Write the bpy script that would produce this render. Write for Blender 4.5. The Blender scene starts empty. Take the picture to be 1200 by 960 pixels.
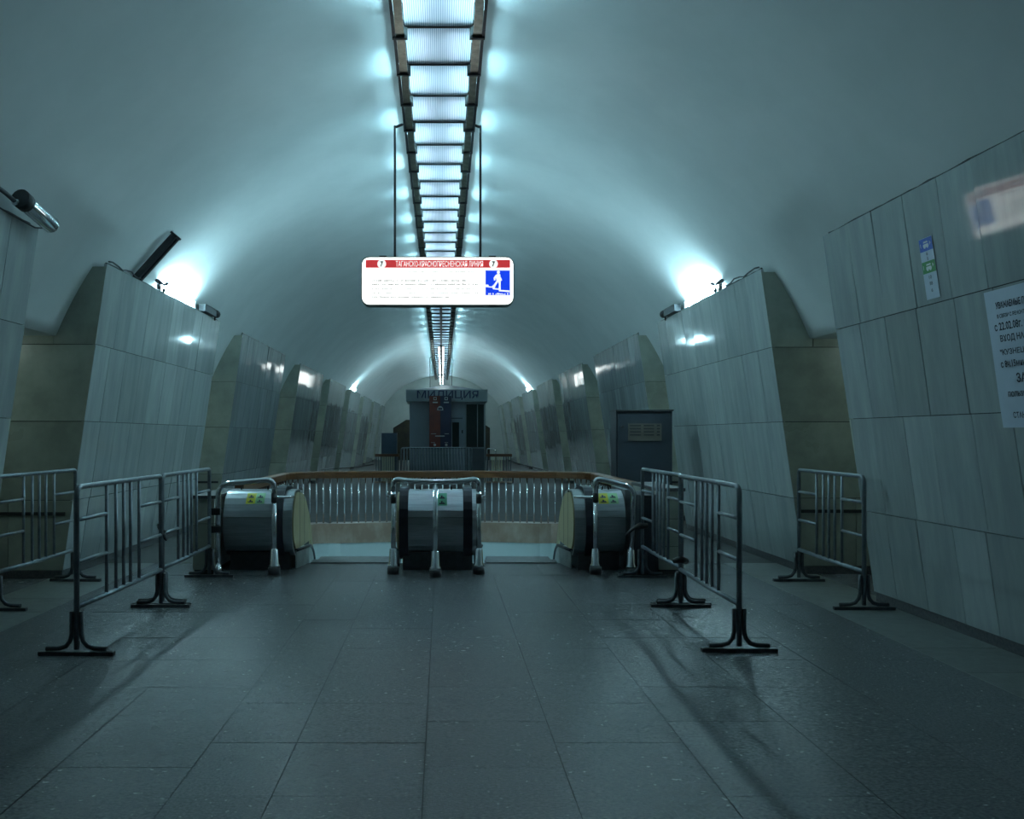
import bpy, bmesh, math, random
from mathutils import Vector, Matrix
random.seed(7)
S = bpy.context.scene
COL = S.collection
PI = math.pi

# ------------------------------------------------------------------ camera
cam_d = bpy.data.cameras.new('camera')
cam = bpy.data.objects.new('camera', cam_d); COL.objects.link(cam)
cam.location = (0.03, 0, 1.5); cam.rotation_euler = (PI/2, 0, 0)
cam_d.sensor_width = 36; cam_d.lens = 30.0
cam_d.shift_x = 82/1200; cam_d.shift_y = 31/1200
cam_d.clip_start = 0.05; cam_d.clip_end = 200
S.camera = cam
# ------------------------------------------------------------------ world, exposure
w = bpy.data.worlds.new('world'); S.world = w; w.use_nodes = True
w.node_tree.nodes['Background'].inputs[0].default_value = (0.5, 0.8, 0.9, 1)
w.node_tree.nodes['Background'].inputs[1].default_value = 0.01
S.view_settings.view_transform = 'Standard'; S.view_settings.look = 'None'
S.view_settings.exposure = 0.0; S.view_settings.gamma = 1
S.view_settings.use_curve_mapping = False
# strengths of the hall's lamps and of the added ones
CROWN_TUBE = 4.6       # tubes above the lenses of the lamp row in the crown
ADDED_COVE_TUBE = 125.0      # tubes added on the lamp row's side rails to brighten the vault
FLOOD_TUBE = 230.0      # tubes of the lamps on the pylon ledges
SIGN_FACE = 2.6        # light box
FAR_TUBE = 22.0        # bare twin tubes at the far end
ADDED_PASSAGE_TUBE = 19.0    # unseen lamps added under the passage soffits
ADDED_SHAFT_TUBE = 150.0      # unseen lamps added inside the escalator shaft
COOL = (0.44, 0.85, 1.0)

# ------------------------------------------------------------------ helpers
class MB:
    def __init__(s): s.v = []; s.f = []; s.smooth = set()
    def add(s, vs, fs, sm=False):
        o = len(s.v); s.v += [tuple(p) for p in vs]
        for f in fs:
            if sm: s.smooth.add(len(s.f))
            s.f.append(tuple(i+o for i in f))
        return s
    def box(s, x0, x1, y0, y1, z0, z1):
        return s.add([(x0,y0,z0),(x1,y0,z0),(x1,y1,z0),(x0,y1,z0),(x0,y0,z1),(x1,y0,z1),(x1,y1,z1),(x0,y1,z1)],
              [(0,3,2,1),(4,5,6,7),(0,1,5,4),(1,2,6,5),(2,3,7,6),(3,0,4,7)])
    def prism(s, poly, a0, a1, axis='y', sm=False):
        """poly: 2D points; extruded along axis. axis y: (x,z); axis x: (y,z); axis z: (x,y)"""
        n = len(poly)
        def P(p, a):
            return {'y': (p[0], a, p[1]), 'x': (a, p[0], p[1]), 'z': (p[0], p[1], a)}[axis]
        vs = [P(p, a0) for p in poly] + [P(p, a1) for p in poly]
        s.add(vs, [tuple(range(n)), tuple(range(2*n-1, n-1, -1))])
        o = len(s.v) - 2*n
        for i in range(n):
            j = (i+1) % n
            if sm: s.smooth.add(len(s.f))
            s.f.append((o+i, o+n+i, o+n+j, o+j))
        return s
    def tube(s, pts, r, n=10, cap=True):
        pts = [Vector(p) for p in pts]; m = len(pts)
        rings = []
        up = None
        for i, p in enumerate(pts):
            if i == 0: t = pts[1]-p
            elif i == m-1: t = p-pts[i-1]
            else: t = (pts[i+1]-p).normalized() + (p-pts[i-1]).normalized()
            t.normalize()
            if up is None:
                up = Vector((0,0,1)) if abs(t.z) < 0.9 else Vector((1,0,0))
            a = t.cross(up).normalized(); b = a.cross(t).normalized(); up = b
            rr = r[i] if isinstance(r, (list, tuple)) else r
            rings.append([p + a*rr*math.cos(2*PI*k/n) + b*rr*math.sin(2*PI*k/n) for k in range(n)])
        vs = [q for ring in rings for q in ring]; fs = []
        for i in range(m-1):
            for k in range(n):
                l = (k+1) % n
                fs.append((i*n+k, i*n+l, (i+1)*n+l, (i+1)*n+k))
        s.add(vs, fs, True)
        if cap:
            o = len(s.v) - m*n
            s.f.append(tuple(o+k for k in range(n-1, -1, -1))); s.f.append(tuple(o+(m-1)*n+k for k in range(n)))
        return s
    def strip(s, path, a0, a1, th, axis='x'):
        """a flat band following a 2D path (y,z), of thickness th on its left, spanning a0..a1 along x"""
        m = len(path); inner = []
        for i, p in enumerate(path):
            q0 = path[max(i-1, 0)]; q1 = path[min(i+1, m-1)]
            t = Vector((q1[0]-q0[0], q1[1]-q0[1])).normalized()
            inner.append((p[0] - t.y*th, p[1] + t.x*th))
        vs = []
        for i in range(m):
            for a in (a0, a1):
                vs.append((a, path[i][0], path[i][1]))
            for a in (a0, a1):
                vs.append((a, inner[i][0], inner[i][1]))
        fs = []
        for i in range(m-1):
            b = i*4; c = b+4
            fs += [(b, b+1, c+1, c), (b+2, c+2, c+3, b+3), (b, c, c+2, b+2), (b+1, b+3, c+3, c+1)]
        fs += [(0, 2, 3, 1), (m*4-4, m*4-3, m*4-1, m*4-2)]
        return s.add(vs, fs)
    def mesh(s, name, off=(0,0,0)):
        me = bpy.data.meshes.new(name)
        me.from_pydata([(a-off[0], b-off[1], c-off[2]) for a,b,c in s.v], [], s.f)
        for i in s.smooth: me.polygons[i].use_smooth = True
        bm = bmesh.new(); bm.from_mesh(me); bmesh.ops.recalc_face_normals(bm, faces=bm.faces); bm.to_mesh(me); bm.free()
        return me
    def build(s, name, mat, parent=None, local=False):
        off = (0,0,0)
        if parent is not None and not local:
            p = parent; off = Vector((0,0,0))
            while p: off = off + p.location; p = p.parent
        me = s.mesh(name, off)
        if mat: me.materials.append(mat)
        o = bpy.data.objects.new(name, me); COL.objects.link(o); o.parent = parent
        return o
def empty(name, loc=(0,0,0), rz=0, parent=None):
    o = bpy.data.objects.new(name, None); COL.objects.link(o); o.location = loc; o.rotation_euler = (0,0,rz); o.parent = parent
    o.empty_display_size = 0.2
    return o
def tag(o, label=None, cat=None, group=None, kind=None):
    if label: o['label'] = label
    if cat: o['category'] = cat
    if group: o['group'] = group
    if kind: o['kind'] = kind
    return o
def copy_tree(o, parent=None):
    c = o.copy(); COL.objects.link(c); c.parent = parent
    for ch in list(o.children): copy_tree(ch, c)
    return c
def inst(name, me, parent, M):
    o = bpy.data.objects.new(name, me); COL.objects.link(o); o.parent = parent
    o.matrix_basis = M
    return o
def arc(cx, cy, r, a0, a1, n):
    return [(cx+r*math.cos(math.radians(a0+(a1-a0)*i/n)), cy+r*math.sin(math.radians(a0+(a1-a0)*i/n))) for i in range(n+1)]

# ------------------------------------------------------------------ materials
def base_mat(name):
    m = bpy.data.materials.new(name); m.use_nodes = True
    nt = m.node_tree; b = nt.nodes['Principled BSDF']
    return m, nt, b
def pm(name, c1, c2=None, rough=0.5, metal=0.0, scale=8.0, stretch=(1,1,1), bump=0.0, bscale=None, detail=5, rvar=0.0, spec=0.5, coat=0.0, island=None, vr=(0.86,1.1), lo=0.35, hi=0.65):
    m, nt, b = base_mat(name); N = nt.nodes; L = nt.links
    b.inputs['Roughness'].default_value = rough; b.inputs['Metallic'].default_value = metal
    b.inputs['Specular IOR Level'].default_value = spec
    if coat: b.inputs['Coat Weight'].default_value = coat; b.inputs['Coat Roughness'].default_value = 0.05
    if c2 is None: c2 = tuple(x*0.85 for x in c1)
    tc = N.new('ShaderNodeTexCoord'); mp = N.new('ShaderNodeMapping'); mp.inputs['Scale'].default_value = stretch
    L.new(tc.outputs['Object'], mp.inputs['Vector'])
    src = mp.outputs['Vector']
    rnd = None
    if island:
        if island == 'object':
            r = N.new('ShaderNodeObjectInfo'); rnd = r.outputs['Random']
        else:
            r = N.new('ShaderNodeNewGeometry'); rnd = r.outputs['Random Per Island']
        mul = N.new('ShaderNodeMath'); mul.operation = 'MULTIPLY'; mul.inputs[1].default_value = 37.0; L.new(rnd, mul.inputs[0])
        add = N.new('ShaderNodeVectorMath'); add.operation = 'ADD'; L.new(src, add.inputs[0]); L.new(mul.outputs[0], add.inputs[1]); src = add.outputs[0]
    nz = N.new('ShaderNodeTexNoise'); nz.inputs['Scale'].default_value = scale; nz.inputs['Detail'].default_value = detail; nz.inputs['Roughness'].default_value = 0.6
    L.new(src, nz.inputs['Vector'])
    cr = N.new('ShaderNodeValToRGB'); cr.color_ramp.elements[0].position = lo; cr.color_ramp.elements[1].position = hi
    cr.color_ramp.elements[0].color = (*c1, 1); cr.color_ramp.elements[1].color = (*c2, 1)
    L.new(nz.outputs['Fac'], cr.inputs['Fac'])
    out = cr.outputs['Color']
    if rnd is not None:
        hs = N.new('ShaderNodeHueSaturation'); mr = N.new('ShaderNodeMapRange')
        mr.inputs['To Min'].default_value = vr[0]; mr.inputs['To Max'].default_value = vr[1]
        L.new(rnd, mr.inputs['Value']); L.new(mr.outputs[0], hs.inputs['Value']); L.new(out, hs.inputs['Color']); out = hs.outputs['Color']
    L.new(out, b.inputs['Base Color'])
    if rvar:
        n3 = N.new('ShaderNodeTexNoise'); n3.inputs['Scale'].default_value = scale*0.5; n3.inputs['Detail'].default_value = 4
        L.new(src, n3.inputs['Vector']); mr2 = N.new('ShaderNodeMapRange')
        mr2.inputs['To Min'].default_value = rough-rvar; mr2.inputs['To Max'].default_value = rough+rvar
        L.new(n3.outputs['Fac'], mr2.inputs['Value']); L.new(mr2.outputs[0], b.inputs['Roughness'])
    if bump:
        n2 = N.new('ShaderNodeTexNoise'); n2.inputs['Scale'].default_value = bscale or scale*3; n2.inputs['Detail'].default_value = 3
        L.new(src, n2.inputs['Vector'])
        bp = N.new('ShaderNodeBump'); bp.inputs['Strength'].default_value = bump; bp.inputs['Distance'].default_value = 0.01
        L.new(n2.outputs['Fac'], bp.inputs['Height']); L.new(bp.outputs['Normal'], b.inputs['Normal'])
    return m
def emis(name, col, st):
    m, nt, b = base_mat(name)
    b.inputs['Base Color'].default_value = (*col, 1); b.inputs['Emission Color'].default_value = (*col, 1); b.inputs['Emission Strength'].default_value = st
    b.inputs['Roughness'].default_value = 0.3
    return m
M = {}
M['vault'] = pm('vault_plaster', (0.66,0.70,0.70), (0.60,0.645,0.645), rough=0.75, scale=1.2, bump=0.06, bscale=4, spec=0.25)
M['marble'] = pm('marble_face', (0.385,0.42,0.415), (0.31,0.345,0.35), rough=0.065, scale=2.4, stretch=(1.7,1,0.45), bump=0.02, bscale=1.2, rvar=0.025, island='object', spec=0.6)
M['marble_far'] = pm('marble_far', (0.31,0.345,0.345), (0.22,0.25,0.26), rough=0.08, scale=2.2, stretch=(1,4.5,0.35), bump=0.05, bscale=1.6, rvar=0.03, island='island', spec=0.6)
M['ochre'] = pm('passage_marble', (0.38,0.405,0.345), (0.27,0.295,0.25), rough=0.3, scale=3.0, bump=0.05, rvar=0.08, island='object', detail=8)
M['core'] = pm('joint_mortar', (0.035,0.04,0.042), rough=0.9)
M['skirt'] = pm('skirting_granite', (0.05,0.055,0.06), (0.10,0.10,0.105), rough=0.5, scale=40)
M['granite'] = pm('floor_granite', (0.085,0.094,0.102), (0.175,0.188,0.196), rough=0.25, scale=30, detail=12, bump=0.26, bscale=130, vr=(0.95,1.05), stretch=(1,1.6,1), rvar=0.06, island='object', spec=0.62)
M['granite_light'] = pm('floor_border_granite', (0.12,0.135,0.13), (0.175,0.19,0.18), rough=0.36, scale=18, detail=9, bump=0.3, bscale=90, rvar=0.1, island='object')
M['granite_far'] = pm('floor_granite_far', (0.06,0.065,0.065), (0.09,0.095,0.092), rough=0.6, scale=9, detail=9, bump=0.05, bscale=70, rvar=0.1, spec=0.2)
M['pipe'] = pm('barrier_paint', (0.17,0.205,0.23), (0.25,0.285,0.31), rough=0.36, metal=0.55, scale=12, bump=0.05)
M['foot'] = pm('barrier_foot_paint', (0.05,0.06,0.068), (0.085,0.095,0.105), rough=0.5, metal=0.4, scale=20)
M['chrome'] = pm('polished_steel', (0.78,0.81,0.84), (0.70,0.73,0.76), rough=0.13, metal=1.0, scale=5, bump=0.03)
M['steel'] = pm('brushed_steel', (0.48,0.51,0.53), (0.38,0.41,0.43), rough=0.30, metal=1.0, scale=6, stretch=(0.6,5,9), rvar=0.06)
M['steel_dull'] = pm('dull_steel', (0.22,0.235,0.24), (0.30,0.31,0.315), rough=0.4, metal=0.9, scale=10)
M['rubber'] = pm('handrail_rubber', (0.010,0.013,0.022), (0.016,0.019,0.03), rough=0.38, scale=12)
M['black'] = pm('black_plastic', (0.012,0.013,0.015), (0.02,0.021,0.023), rough=0.5)
M['dark'] = pm('dark_metal', (0.035,0.040,0.043), (0.055,0.06,0.064), rough=0.45, metal=0.3, scale=15)
M['cream'] = pm('cream_panel', (0.42,0.37,0.21), (0.36,0.32,0.19), rough=0.42, scale=4, bump=0.02)
M['wood'] = pm('varnished_wood', (0.115,0.045,0.012), (0.06,0.023,0.008), rough=0.35, scale=4, stretch=(2,2,14), detail=8)
M['pink'] = pm('pink_marble', (0.30,0.205,0.155), (0.43,0.34,0.275), rough=0.28, scale=3.2, stretch=(1.4,1,0.8), detail=9, lo=0.42, hi=0.7)
M['white_wall'] = pm('shaft_white_paint', (0.62,0.72,0.73), (0.58,0.68,0.69), rough=0.6, scale=2)
M['cabinet'] = pm('cabinet_paint', (0.016,0.023,0.031), (0.021,0.028,0.037), rough=0.42, scale=5)
M['grille'] = pm('grille_paint', (0.075,0.07,0.055), (0.06,0.056,0.045), rough=0.5)
M['booth'] = pm('booth_panel', (0.21,0.26,0.285), (0.19,0.235,0.26), rough=0.42, scale=3)
M['booth_light'] = pm('booth_panel_light', (0.25,0.30,0.35), (0.23,0.28,0.33), rough=0.4, scale=3)
M['booth_dark'] = pm('booth_panel_dark', (0.085,0.105,0.125), rough=0.45, scale=3)
M['letter'] = pm('letter_blue', (0.012,0.022,0.085), rough=0.45)
M['glass'] = pm('dark_glass', (0.02,0.032,0.032), (0.025,0.038,0.036), rough=0.05, spec=0.7)
M['red'] = pm('banner_red', (0.20,0.035,0.018), (0.12,0.022,0.018), rough=0.4, scale=2)
M['navy'] = pm('banner_navy', (0.012,0.018,0.055), (0.018,0.026,0.07), rough=0.4, scale=2)
M['white'] = pm('white_print', (0.65,0.68,0.68), (0.62,0.65,0.65), rough=0.5)
M['paper'] = pm('notice_paper', (0.50,0.565,0.66), (0.46,0.53,0.62), rough=0.55, scale=4, bump=0.06, bscale=6)
M['ink'] = pm('ink', (0.022,0.028,0.05), rough=0.6)
M['blue_print'] = pm('blue_print', (0.018,0.10,0.50), rough=0.45)
M['green_print'] = pm('green_print', (0.05,0.26,0.075), rough=0.45)
M['yellow_st'] = pm('yellow_sticker', (0.62,0.58,0.03), rough=0.45)
M['green_st'] = pm('green_sticker', (0.30,0.60,0.28), rough=0.45)
M['pale_green_st'] = pm('pale_green_sticker', (0.10,0.42,0.25), rough=0.45)
M['skirt_grey'] = pm('skirt_panel_grey', (0.33,0.37,0.37), (0.20,0.23,0.23), rough=0.45, scale=7)
M['portal_shade'] = pm('portal_dark', (0.012,0.010,0.008), (0.03,0.028,0.012), rough=0.6, scale=2)
M['blue_box'] = pm('blue_box_paint', (0.04,0.075,0.125), rough=0.45)
M['end_wall'] = pm('end_wall_plaster', (0.42,0.46,0.44), (0.37,0.41,0.39), rough=0.5, scale=2)
M['baluster_cream'] = pm('baluster_cream', (0.50,0.50,0.36), rough=0.4)
M['reflector'] = pm('lamp_reflector', (0.34,0.34,0.28), (0.22,0.23,0.19), rough=0.34, metal=0.7, scale=18)
M['tube'] = emis('crown_tube', (0.70,0.84,1.0), CROWN_TUBE)
M['weak_tube'] = emis('weak_crown_tube', (0.70,0.84,1.0), CROWN_TUBE*0.22)
M['cove'] = emis('cove_tube', COOL, ADDED_COVE_TUBE)
M['dead_tube'] = emis('dim_cove_tube', COOL, ADDED_COVE_TUBE*0.25)
M['flood'] = emis('flood_tube', (0.52,0.88,1.0), FLOOD_TUBE)
M['far_tube'] = emis('far_tube', (0.75,0.95,1.0), FAR_TUBE)
M['added_passage_tube'] = emis('added_passage_tube', (0.68,0.92,0.88), ADDED_PASSAGE_TUBE)
M['added_shaft_tube'] = emis('added_shaft_tube', COOL, ADDED_SHAFT_TUBE)
SIGNC = (0.97,1.0,0.97)
M['sign_face'] = emis('sign_face', SIGNC, SIGN_FACE)
M['sign_red'] = emis('sign_red', (0.62,0.045,0.05), 0.75)
M['sign_blue'] = emis('sign_blue', (0.01,0.06,0.85), 0.85)
M['sign_text'] = emis('sign_text', SIGNC, 1.0)
M['sign_ink'] = pm('sign_ink', (0.05,0.06,0.06), rough=0.5)
M['sign_grey'] = emis('sign_grey', (0.4,0.43,0.42), 0.5)
M['sign_side'] = pm('sign_casing', (0.055,0.085,0.085), rough=0.4, metal=0.3)
# translucent ribbed lens
m, nt, b = base_mat('ribbed_lens'); N = nt.nodes; L = nt.links
tr = N.new('ShaderNodeBsdfTranslucent'); tr.inputs['Color'].default_value = (0.9,0.95,1,1)
gl = N.new('ShaderNodeBsdfPrincipled'); gl.inputs['Base Color'].default_value = (0.6,0.65,0.7,1); gl.inputs['Roughness'].default_value = 0.2
tcx = N.new('ShaderNodeTexCoord'); wv = N.new('ShaderNodeTexWave'); wv.wave_type = 'BANDS'; wv.bands_direction = 'X'; wv.inputs['Scale'].default_value = 17.0
L.new(tcx.outputs['Object'], wv.inputs['Vector'])
rp = N.new('ShaderNodeValToRGB'); rp.color_ramp.elements[0].color = (0.50,0.56,0.66,1); rp.color_ramp.elements[1].color = (1,1,1,1); rp.color_ramp.elements[0].position = 0.05; rp.color_ramp.elements[1].position = 0.5
L.new(wv.outputs['Fac'], rp.inputs['Fac']); L.new(rp.outputs['Color'], tr.inputs['Color'])
bp = N.new('ShaderNodeBump'); bp.inputs['Strength'].default_value = 0.5; bp.inputs['Distance'].default_value = 0.004
L.new(wv.outputs['Fac'], bp.inputs['Height']); L.new(bp.outputs['Normal'], gl.inputs['Normal'])
mx = N.new('ShaderNodeMixShader'); mx.inputs[0].default_value = 0.14
L.new(tr.outputs[0], mx.inputs[1]); L.new(gl.outputs[0], mx.inputs[2]); L.new(mx.outputs[0], N['Material Output'].inputs['Surface'])
M['lens'] = m

# ------------------------------------------------------------------ text helper
_text_cache = {}
def text_mesh(txt, bold=0.0):
    """flat mesh of the text, height of capitals scaled to 1, lower-left at origin; returns verts2d, faces, width"""
    key = (txt, bold)
    if key in _text_cache: return _text_cache[key]
    c = bpy.data.curves.new('t', 'FONT'); c.body = txt; c.size = 1.0; c.resolution_u = 2; c.offset = bold
    o = bpy.data.objects.new('t', c); COL.objects.link(o)
    dg = bpy.context.evaluated_depsgraph_get()
    me = bpy.data.meshes.new_from_object(o.evaluated_get(dg))
    vs = [(v.co.x, v.co.y) for v in me.vertices]; fs = [tuple(p.vertices) for p in me.polygons]
    bpy.data.objects.remove(o); bpy.data.curves.remove(c); bpy.data.meshes.remove(me)
    x0 = min(v[0] for v in vs); x1 = max(v[0] for v in vs); y0 = min(v[1] for v in vs); y1 = max(v[1] for v in vs)
    _text_cache[key] = (vs, fs, x0, x1, y0, y1)
    return _text_cache[key]
class Plane2:
    """flat drawing on a plane: origin O, right u, up v, normal n"""
    def __init__(s, O, u, v, n): s.O = Vector(O); s.u = Vector(u).normalized(); s.v = Vector(v).normalized(); s.n = Vector(n).normalized()
    def P(s, a, b, d=0): return s.O + s.u*a + s.v*b + s.n*d
    def text(s, mb, txt, a, b, w, h, d, bold=0.0):
        vs, fs, x0, x1, y0, y1 = text_mesh(txt, bold)
        k = w/(x1-x0); l = h/(y1-y0)
        mb.add([s.P(a+(x-x0)*k, b+(y-y0)*l, d) for x, y in vs], fs); return mb
    def rect(s, mb, a0, a1, b0, b1, d0, d1):
        mb.add([s.P(a,b,d) for d in (d0,d1) for a,b in ((a0,b0),(a1,b0),(a1,b1),(a0,b1))],
               [(0,3,2,1),(4,5,6,7),(0,1,5,4),(1,2,6,5),(2,3,7,6),(3,0,4,7)]); return mb
    def poly(s, mb, pts, d0, d1):
        n = len(pts)
        mb.add([s.P(a,b,d0) for a,b in pts]+[s.P(a,b,d1) for a,b in pts],
               [tuple(range(n)), tuple(range(2*n-1,n-1,-1))]+[(i,n+i,n+(i+1)%n,(i+1)%n) for i in range(n)]); return mb
def disc(cx, cy, r, n=20): return [(cx+r*math.cos(2*PI*i/n), cy+r*math.sin(2*PI*i/n)) for i in range(n)]
def rrect(x0, x1, y0, y1, r, n=5):
    p = []
    for cx, cy, a in ((x1-r,y1-r,0),(x0+r,y1-r,90),(x0+r,y0+r,180),(x1-r,y0+r,270)): p += arc(cx, cy, r, a, a+90, n)
    return p

# ================================================================== THE HALL
RV, ZV = 4.36, 0.887                       # vault radius and centre height
Y0, Y1 = -2.8, 53.0
LIP = 2.555
def vault_x(z): return math.sqrt(max(0, RV*RV-(z-ZV)**2))
def vault_z(x): return ZV+math.sqrt(RV*RV-x*x)
TOP = 3.315
def face_x(z): return 3.97 - 0.48*z/TOP    # leaning face of the pylons
# ceiling: the vault and the soffits of the passages
a_end = math.degrees(math.asin((LIP-ZV)/RV))
prof = [(6.2, LIP)] + arc(0, ZV, RV, a_end, 180-a_end, 72) + [(-6.2, LIP)]
mb = MB(); n = len(prof); ys = [Y0 + (Y1-Y0)*i/24 for i in range(25)]
for j, y in enumerate(ys): mb.v += [(x, y, z) for x, z in prof]
for j in range(24):
    for i in range(n-1):
        if 0 < i < n-2: mb.smooth.add(len(mb.f))
        mb.f.append((j*n+i, j*n+i+1, (j+1)*n+i+1, (j+1)*n+i))
ceiling = mb.build('ceiling', M['vault']); tag(ceiling, 'white plastered barrel vault', kind='structure')

# outer walls behind the passages, end walls
WL = empty('wall_left', (-6.2, 0, 0)); WR = empty('wall_right', (6.2, 0, 0))
for e, sd in ((WL,-1),(WR,1)): tag(e, 'row of leaning marble pylons on the %s side' % ('left' if sd < 0 else 'right'), kind='structure')
for e, sd in ((WL,-1),(WR,1)):
    MB().box(min(sd*6.2, sd*6.3), max(sd*6.2, sd*6.3), Y0, Y1, 0, LIP+0.05).build('platform_screen', M['ochre'], e)
far = empty('wall_far', (0, Y1, 0)); tag(far, kind='structure')
mb = MB().box(-6.3, 6.3, Y1, Y1+0.1, 0, 5.4); mb.build('end_panel', M['end_wall'], far)
px = [(-3.0,0),(-3.0,2.0),(-2.2,2.5),(2.2,2.5),(3.0,2.0),(3.0,0)]
MB().prism(px, Y1-0.06, Y1).build('portal', M['portal_shade'], far)  # dark slab paints the shade of the open portal
bk = MB().box(-6.3, 6.3, Y0-0.1, Y0, 0, 5.4).build('wall_back', M['end_wall']); tag(bk, kind='structure')

# ---- floor
def arc_far(x): return 14.3 - 0.5*(x/2.45)**2        # plan curve of the far end of the well
WX = 2.4                                             # half width of the well
CORN = 0.75
def well_path(off=0.0, n=24, ystart=10.2):
    """plan path of the well's rim from left front, round the far end, to right front"""
    h = WX+off; pts = [(-h, ystart)]
    yc = arc_far(h-CORN)+off-CORN+0.05
    pts += [(-h+CORN + CORN*math.cos(math.radians(a)), yc + CORN*math.sin(math.radians(a))) for a in range(180, 90, -15)]
    for i in range(n+1):
        x = (-h+CORN) + 2*(h-CORN)*i/n
        pts.append((x, arc_far(x)+off))
    pts += [(h-CORN + CORN*math.cos(math.radians(a)), yc + CORN*math.sin(math.radians(a))) for a in range(75, -1, -15)]
    pts.append((h, ystart)); return pts
YF = 10.07
floor = empty('floor', (0, 4, 0)); tag(floor, 'grey granite floor', kind='structure')
mb = MB().box(-6.2, 6.2, Y0, 2.0, -0.2, 0.0)
mb.build('slab', M['granite_far'], floor)
mb = MB().box(-6.2, 6.2, 2.0, YF, -0.2, -0.012); mb.build('tile_bed', M['core'], floor)
mb = MB()
rim = well_path(0.0, ystart=YF)
outer = []
for x, y in rim:      # fan the far floor round the rim
    outer.append((-6.2 if x < 0 else 6.2, y))
vs = []; fs = []
k = len(rim)
left = [p for p in rim if p[0] <= 0]
# left strip, right strip, far floor
half = [p for p in rim]
mid = len(rim)//2
pol = [(-6.2, YF)] + rim[:mid+1] + [(0, Y1), (-6.2, Y1)]
mb.prism(pol, -0.2, 0.0, 'z')
pol = [(6.2, Y1), (0, Y1)] + rim[mid:] + [(6.2, YF)]
mb.prism(pol, -0.2, 0.0, 'z')
mb.build('slab', M['granite_far'], floor)

# tiles near the camera, each its own
tile_me = {}
def unit_tile(mat, key):
    if key not in tile_me:
        bm = bmesh.new(); bmesh.ops.create_cube(bm, size=1.0)
        me = bpy.data.meshes.new('floor_tile'); bm.to_mesh(me); bm.free(); me.materials.append(mat); tile_me[key] = me
    return tile_me[key]
cols = [-3.35,-2.95,-2.35,-1.72,-1.10,-0.68,-0.05,0.58,1.21,1.84,2.47,2.9,3.35]
def lay(x0, x1, mat, key, y_start, y_end, lens):
    y = y_start; me = unit_tile(mat, key)
    while y < y_end-0.01:
        l = random.choice(lens); y2 = min(y+l, y_end)
        if y_end-y2 < 0.2: y2 = y_end
        g = 0.0021
        Mx = Matrix.Translation(((x0+x1)/2, (y+y2)/2-4, -0.006+random.uniform(-0.0008,0.0008))) @ \
             Matrix.Rotation(random.uniform(-0.0005,0.0005), 4, 'X') @ Matrix.Rotation(random.uniform(-0.0005,0.0005), 4, 'Y') @ \
             Matrix.Diagonal((x1-x0-2*g, y2-y-2*g, 0.012, 1))
        inst('floor_tile', me, floor, Mx)
        y = y2
for i in range(len(cols)-1):
    lay(cols[i], cols[i+1], M['granite'], 'g', 2.0, 9.2, (0.62, 0.62, 0.93) if i % 3 else (0.62, 0.62))
for i in range(9): lay(-3.35+i*0.7444, -3.35+(i+1)*0.7444, M['granite'], 'g', 9.2, YF, (0.435,))
for sd in (-1, 1):
    x0, x1 = (3.35, 4.1) if sd > 0 else (-4.1, -3.35)
    lay(x0, x1, M['granite_light'], 'l', 2.0, YF, (0.62, 0.93))
    x0, x1 = (4.1, 6.2) if sd > 0 else (-6.2, -4.1)
    lay(x0, x1, M['granite'], 'g', 2.0, YF, (1.24,))

# ---- pylons
LEAN = math.atan(0.48/TOP); CL = math.cos(LEAN)
ROWS = [(0.085, 0.823), (0.823, 1.654), (1.654, 2.465), (2.465, 3.315)]
right_spans = [(-2.8,1.86),(3.33,7.76),(9.27,13.74),(15.1,19.5),(21.2,25.4),(26.95,31.3),(32.9,37.0),(38.7,42.9),(44.5,48.8),(50.2,53.0)]
left_spans  = [(-2.8,1.7),(3.1,7.45),(8.97,13.55),(15.1,19.2),(21.3,25.4),(26.95,31.3),(32.9,37.0),(38.7,42.9),(44.5,48.8),(50.2,53.0)]
bmw = bmesh.new(); bmesh.ops.create_cube(bmw, size=1.0)
bmesh.ops.bevel(bmw, geom=bmw.edges[:], offset=0.003, segments=1, affect='EDGES')
wt_me = bpy.data.meshes.new('wall_tile'); bmw.to_mesh(wt_me); bmw.free(); wt_me.materials.append(M['marble'])
def frame_on_face(sd, y, z, dx=0.0):
    """axes of a leaning wall face: along Y, up the slope, inward normal"""
    n = Vector((-sd*CL, 0, -math.sin(LEAN))); v = Vector((-sd*math.sin(LEAN), 0, CL))
    return Vector((sd*face_x(z), y, z)), v, n
def tile_matrix(sd, y0, y1, z0, z1, g, jit, P0):
    c, v, nn = frame_on_face(sd, (y0+y1)/2, (z0+z1)/2)
    h = (z1-z0)/CL
    R = Matrix(((0, v.x, nn.x), (1, v.y, nn.y), (0, v.z, nn.z))).transposed()
    R = Matrix((Vector((0,1,0)), nn, v)).transposed()      # local x along Y, local y along normal, local z up the slope
    R = R @ Matrix.Rotation(random.uniform(-jit,jit), 3, 'Z') @ Matrix.Rotation(random.uniform(-jit,jit), 3, 'X')
    D = Matrix.Diagonal((y1-y0-2*g, 0.03, h-2*g, 1))
    return Matrix.Translation(c - nn*0.015 + nn*random.uniform(-0.0015, 0.0015) - P0) @ R.to_4x4() @ D
side_mesh = {}
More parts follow.
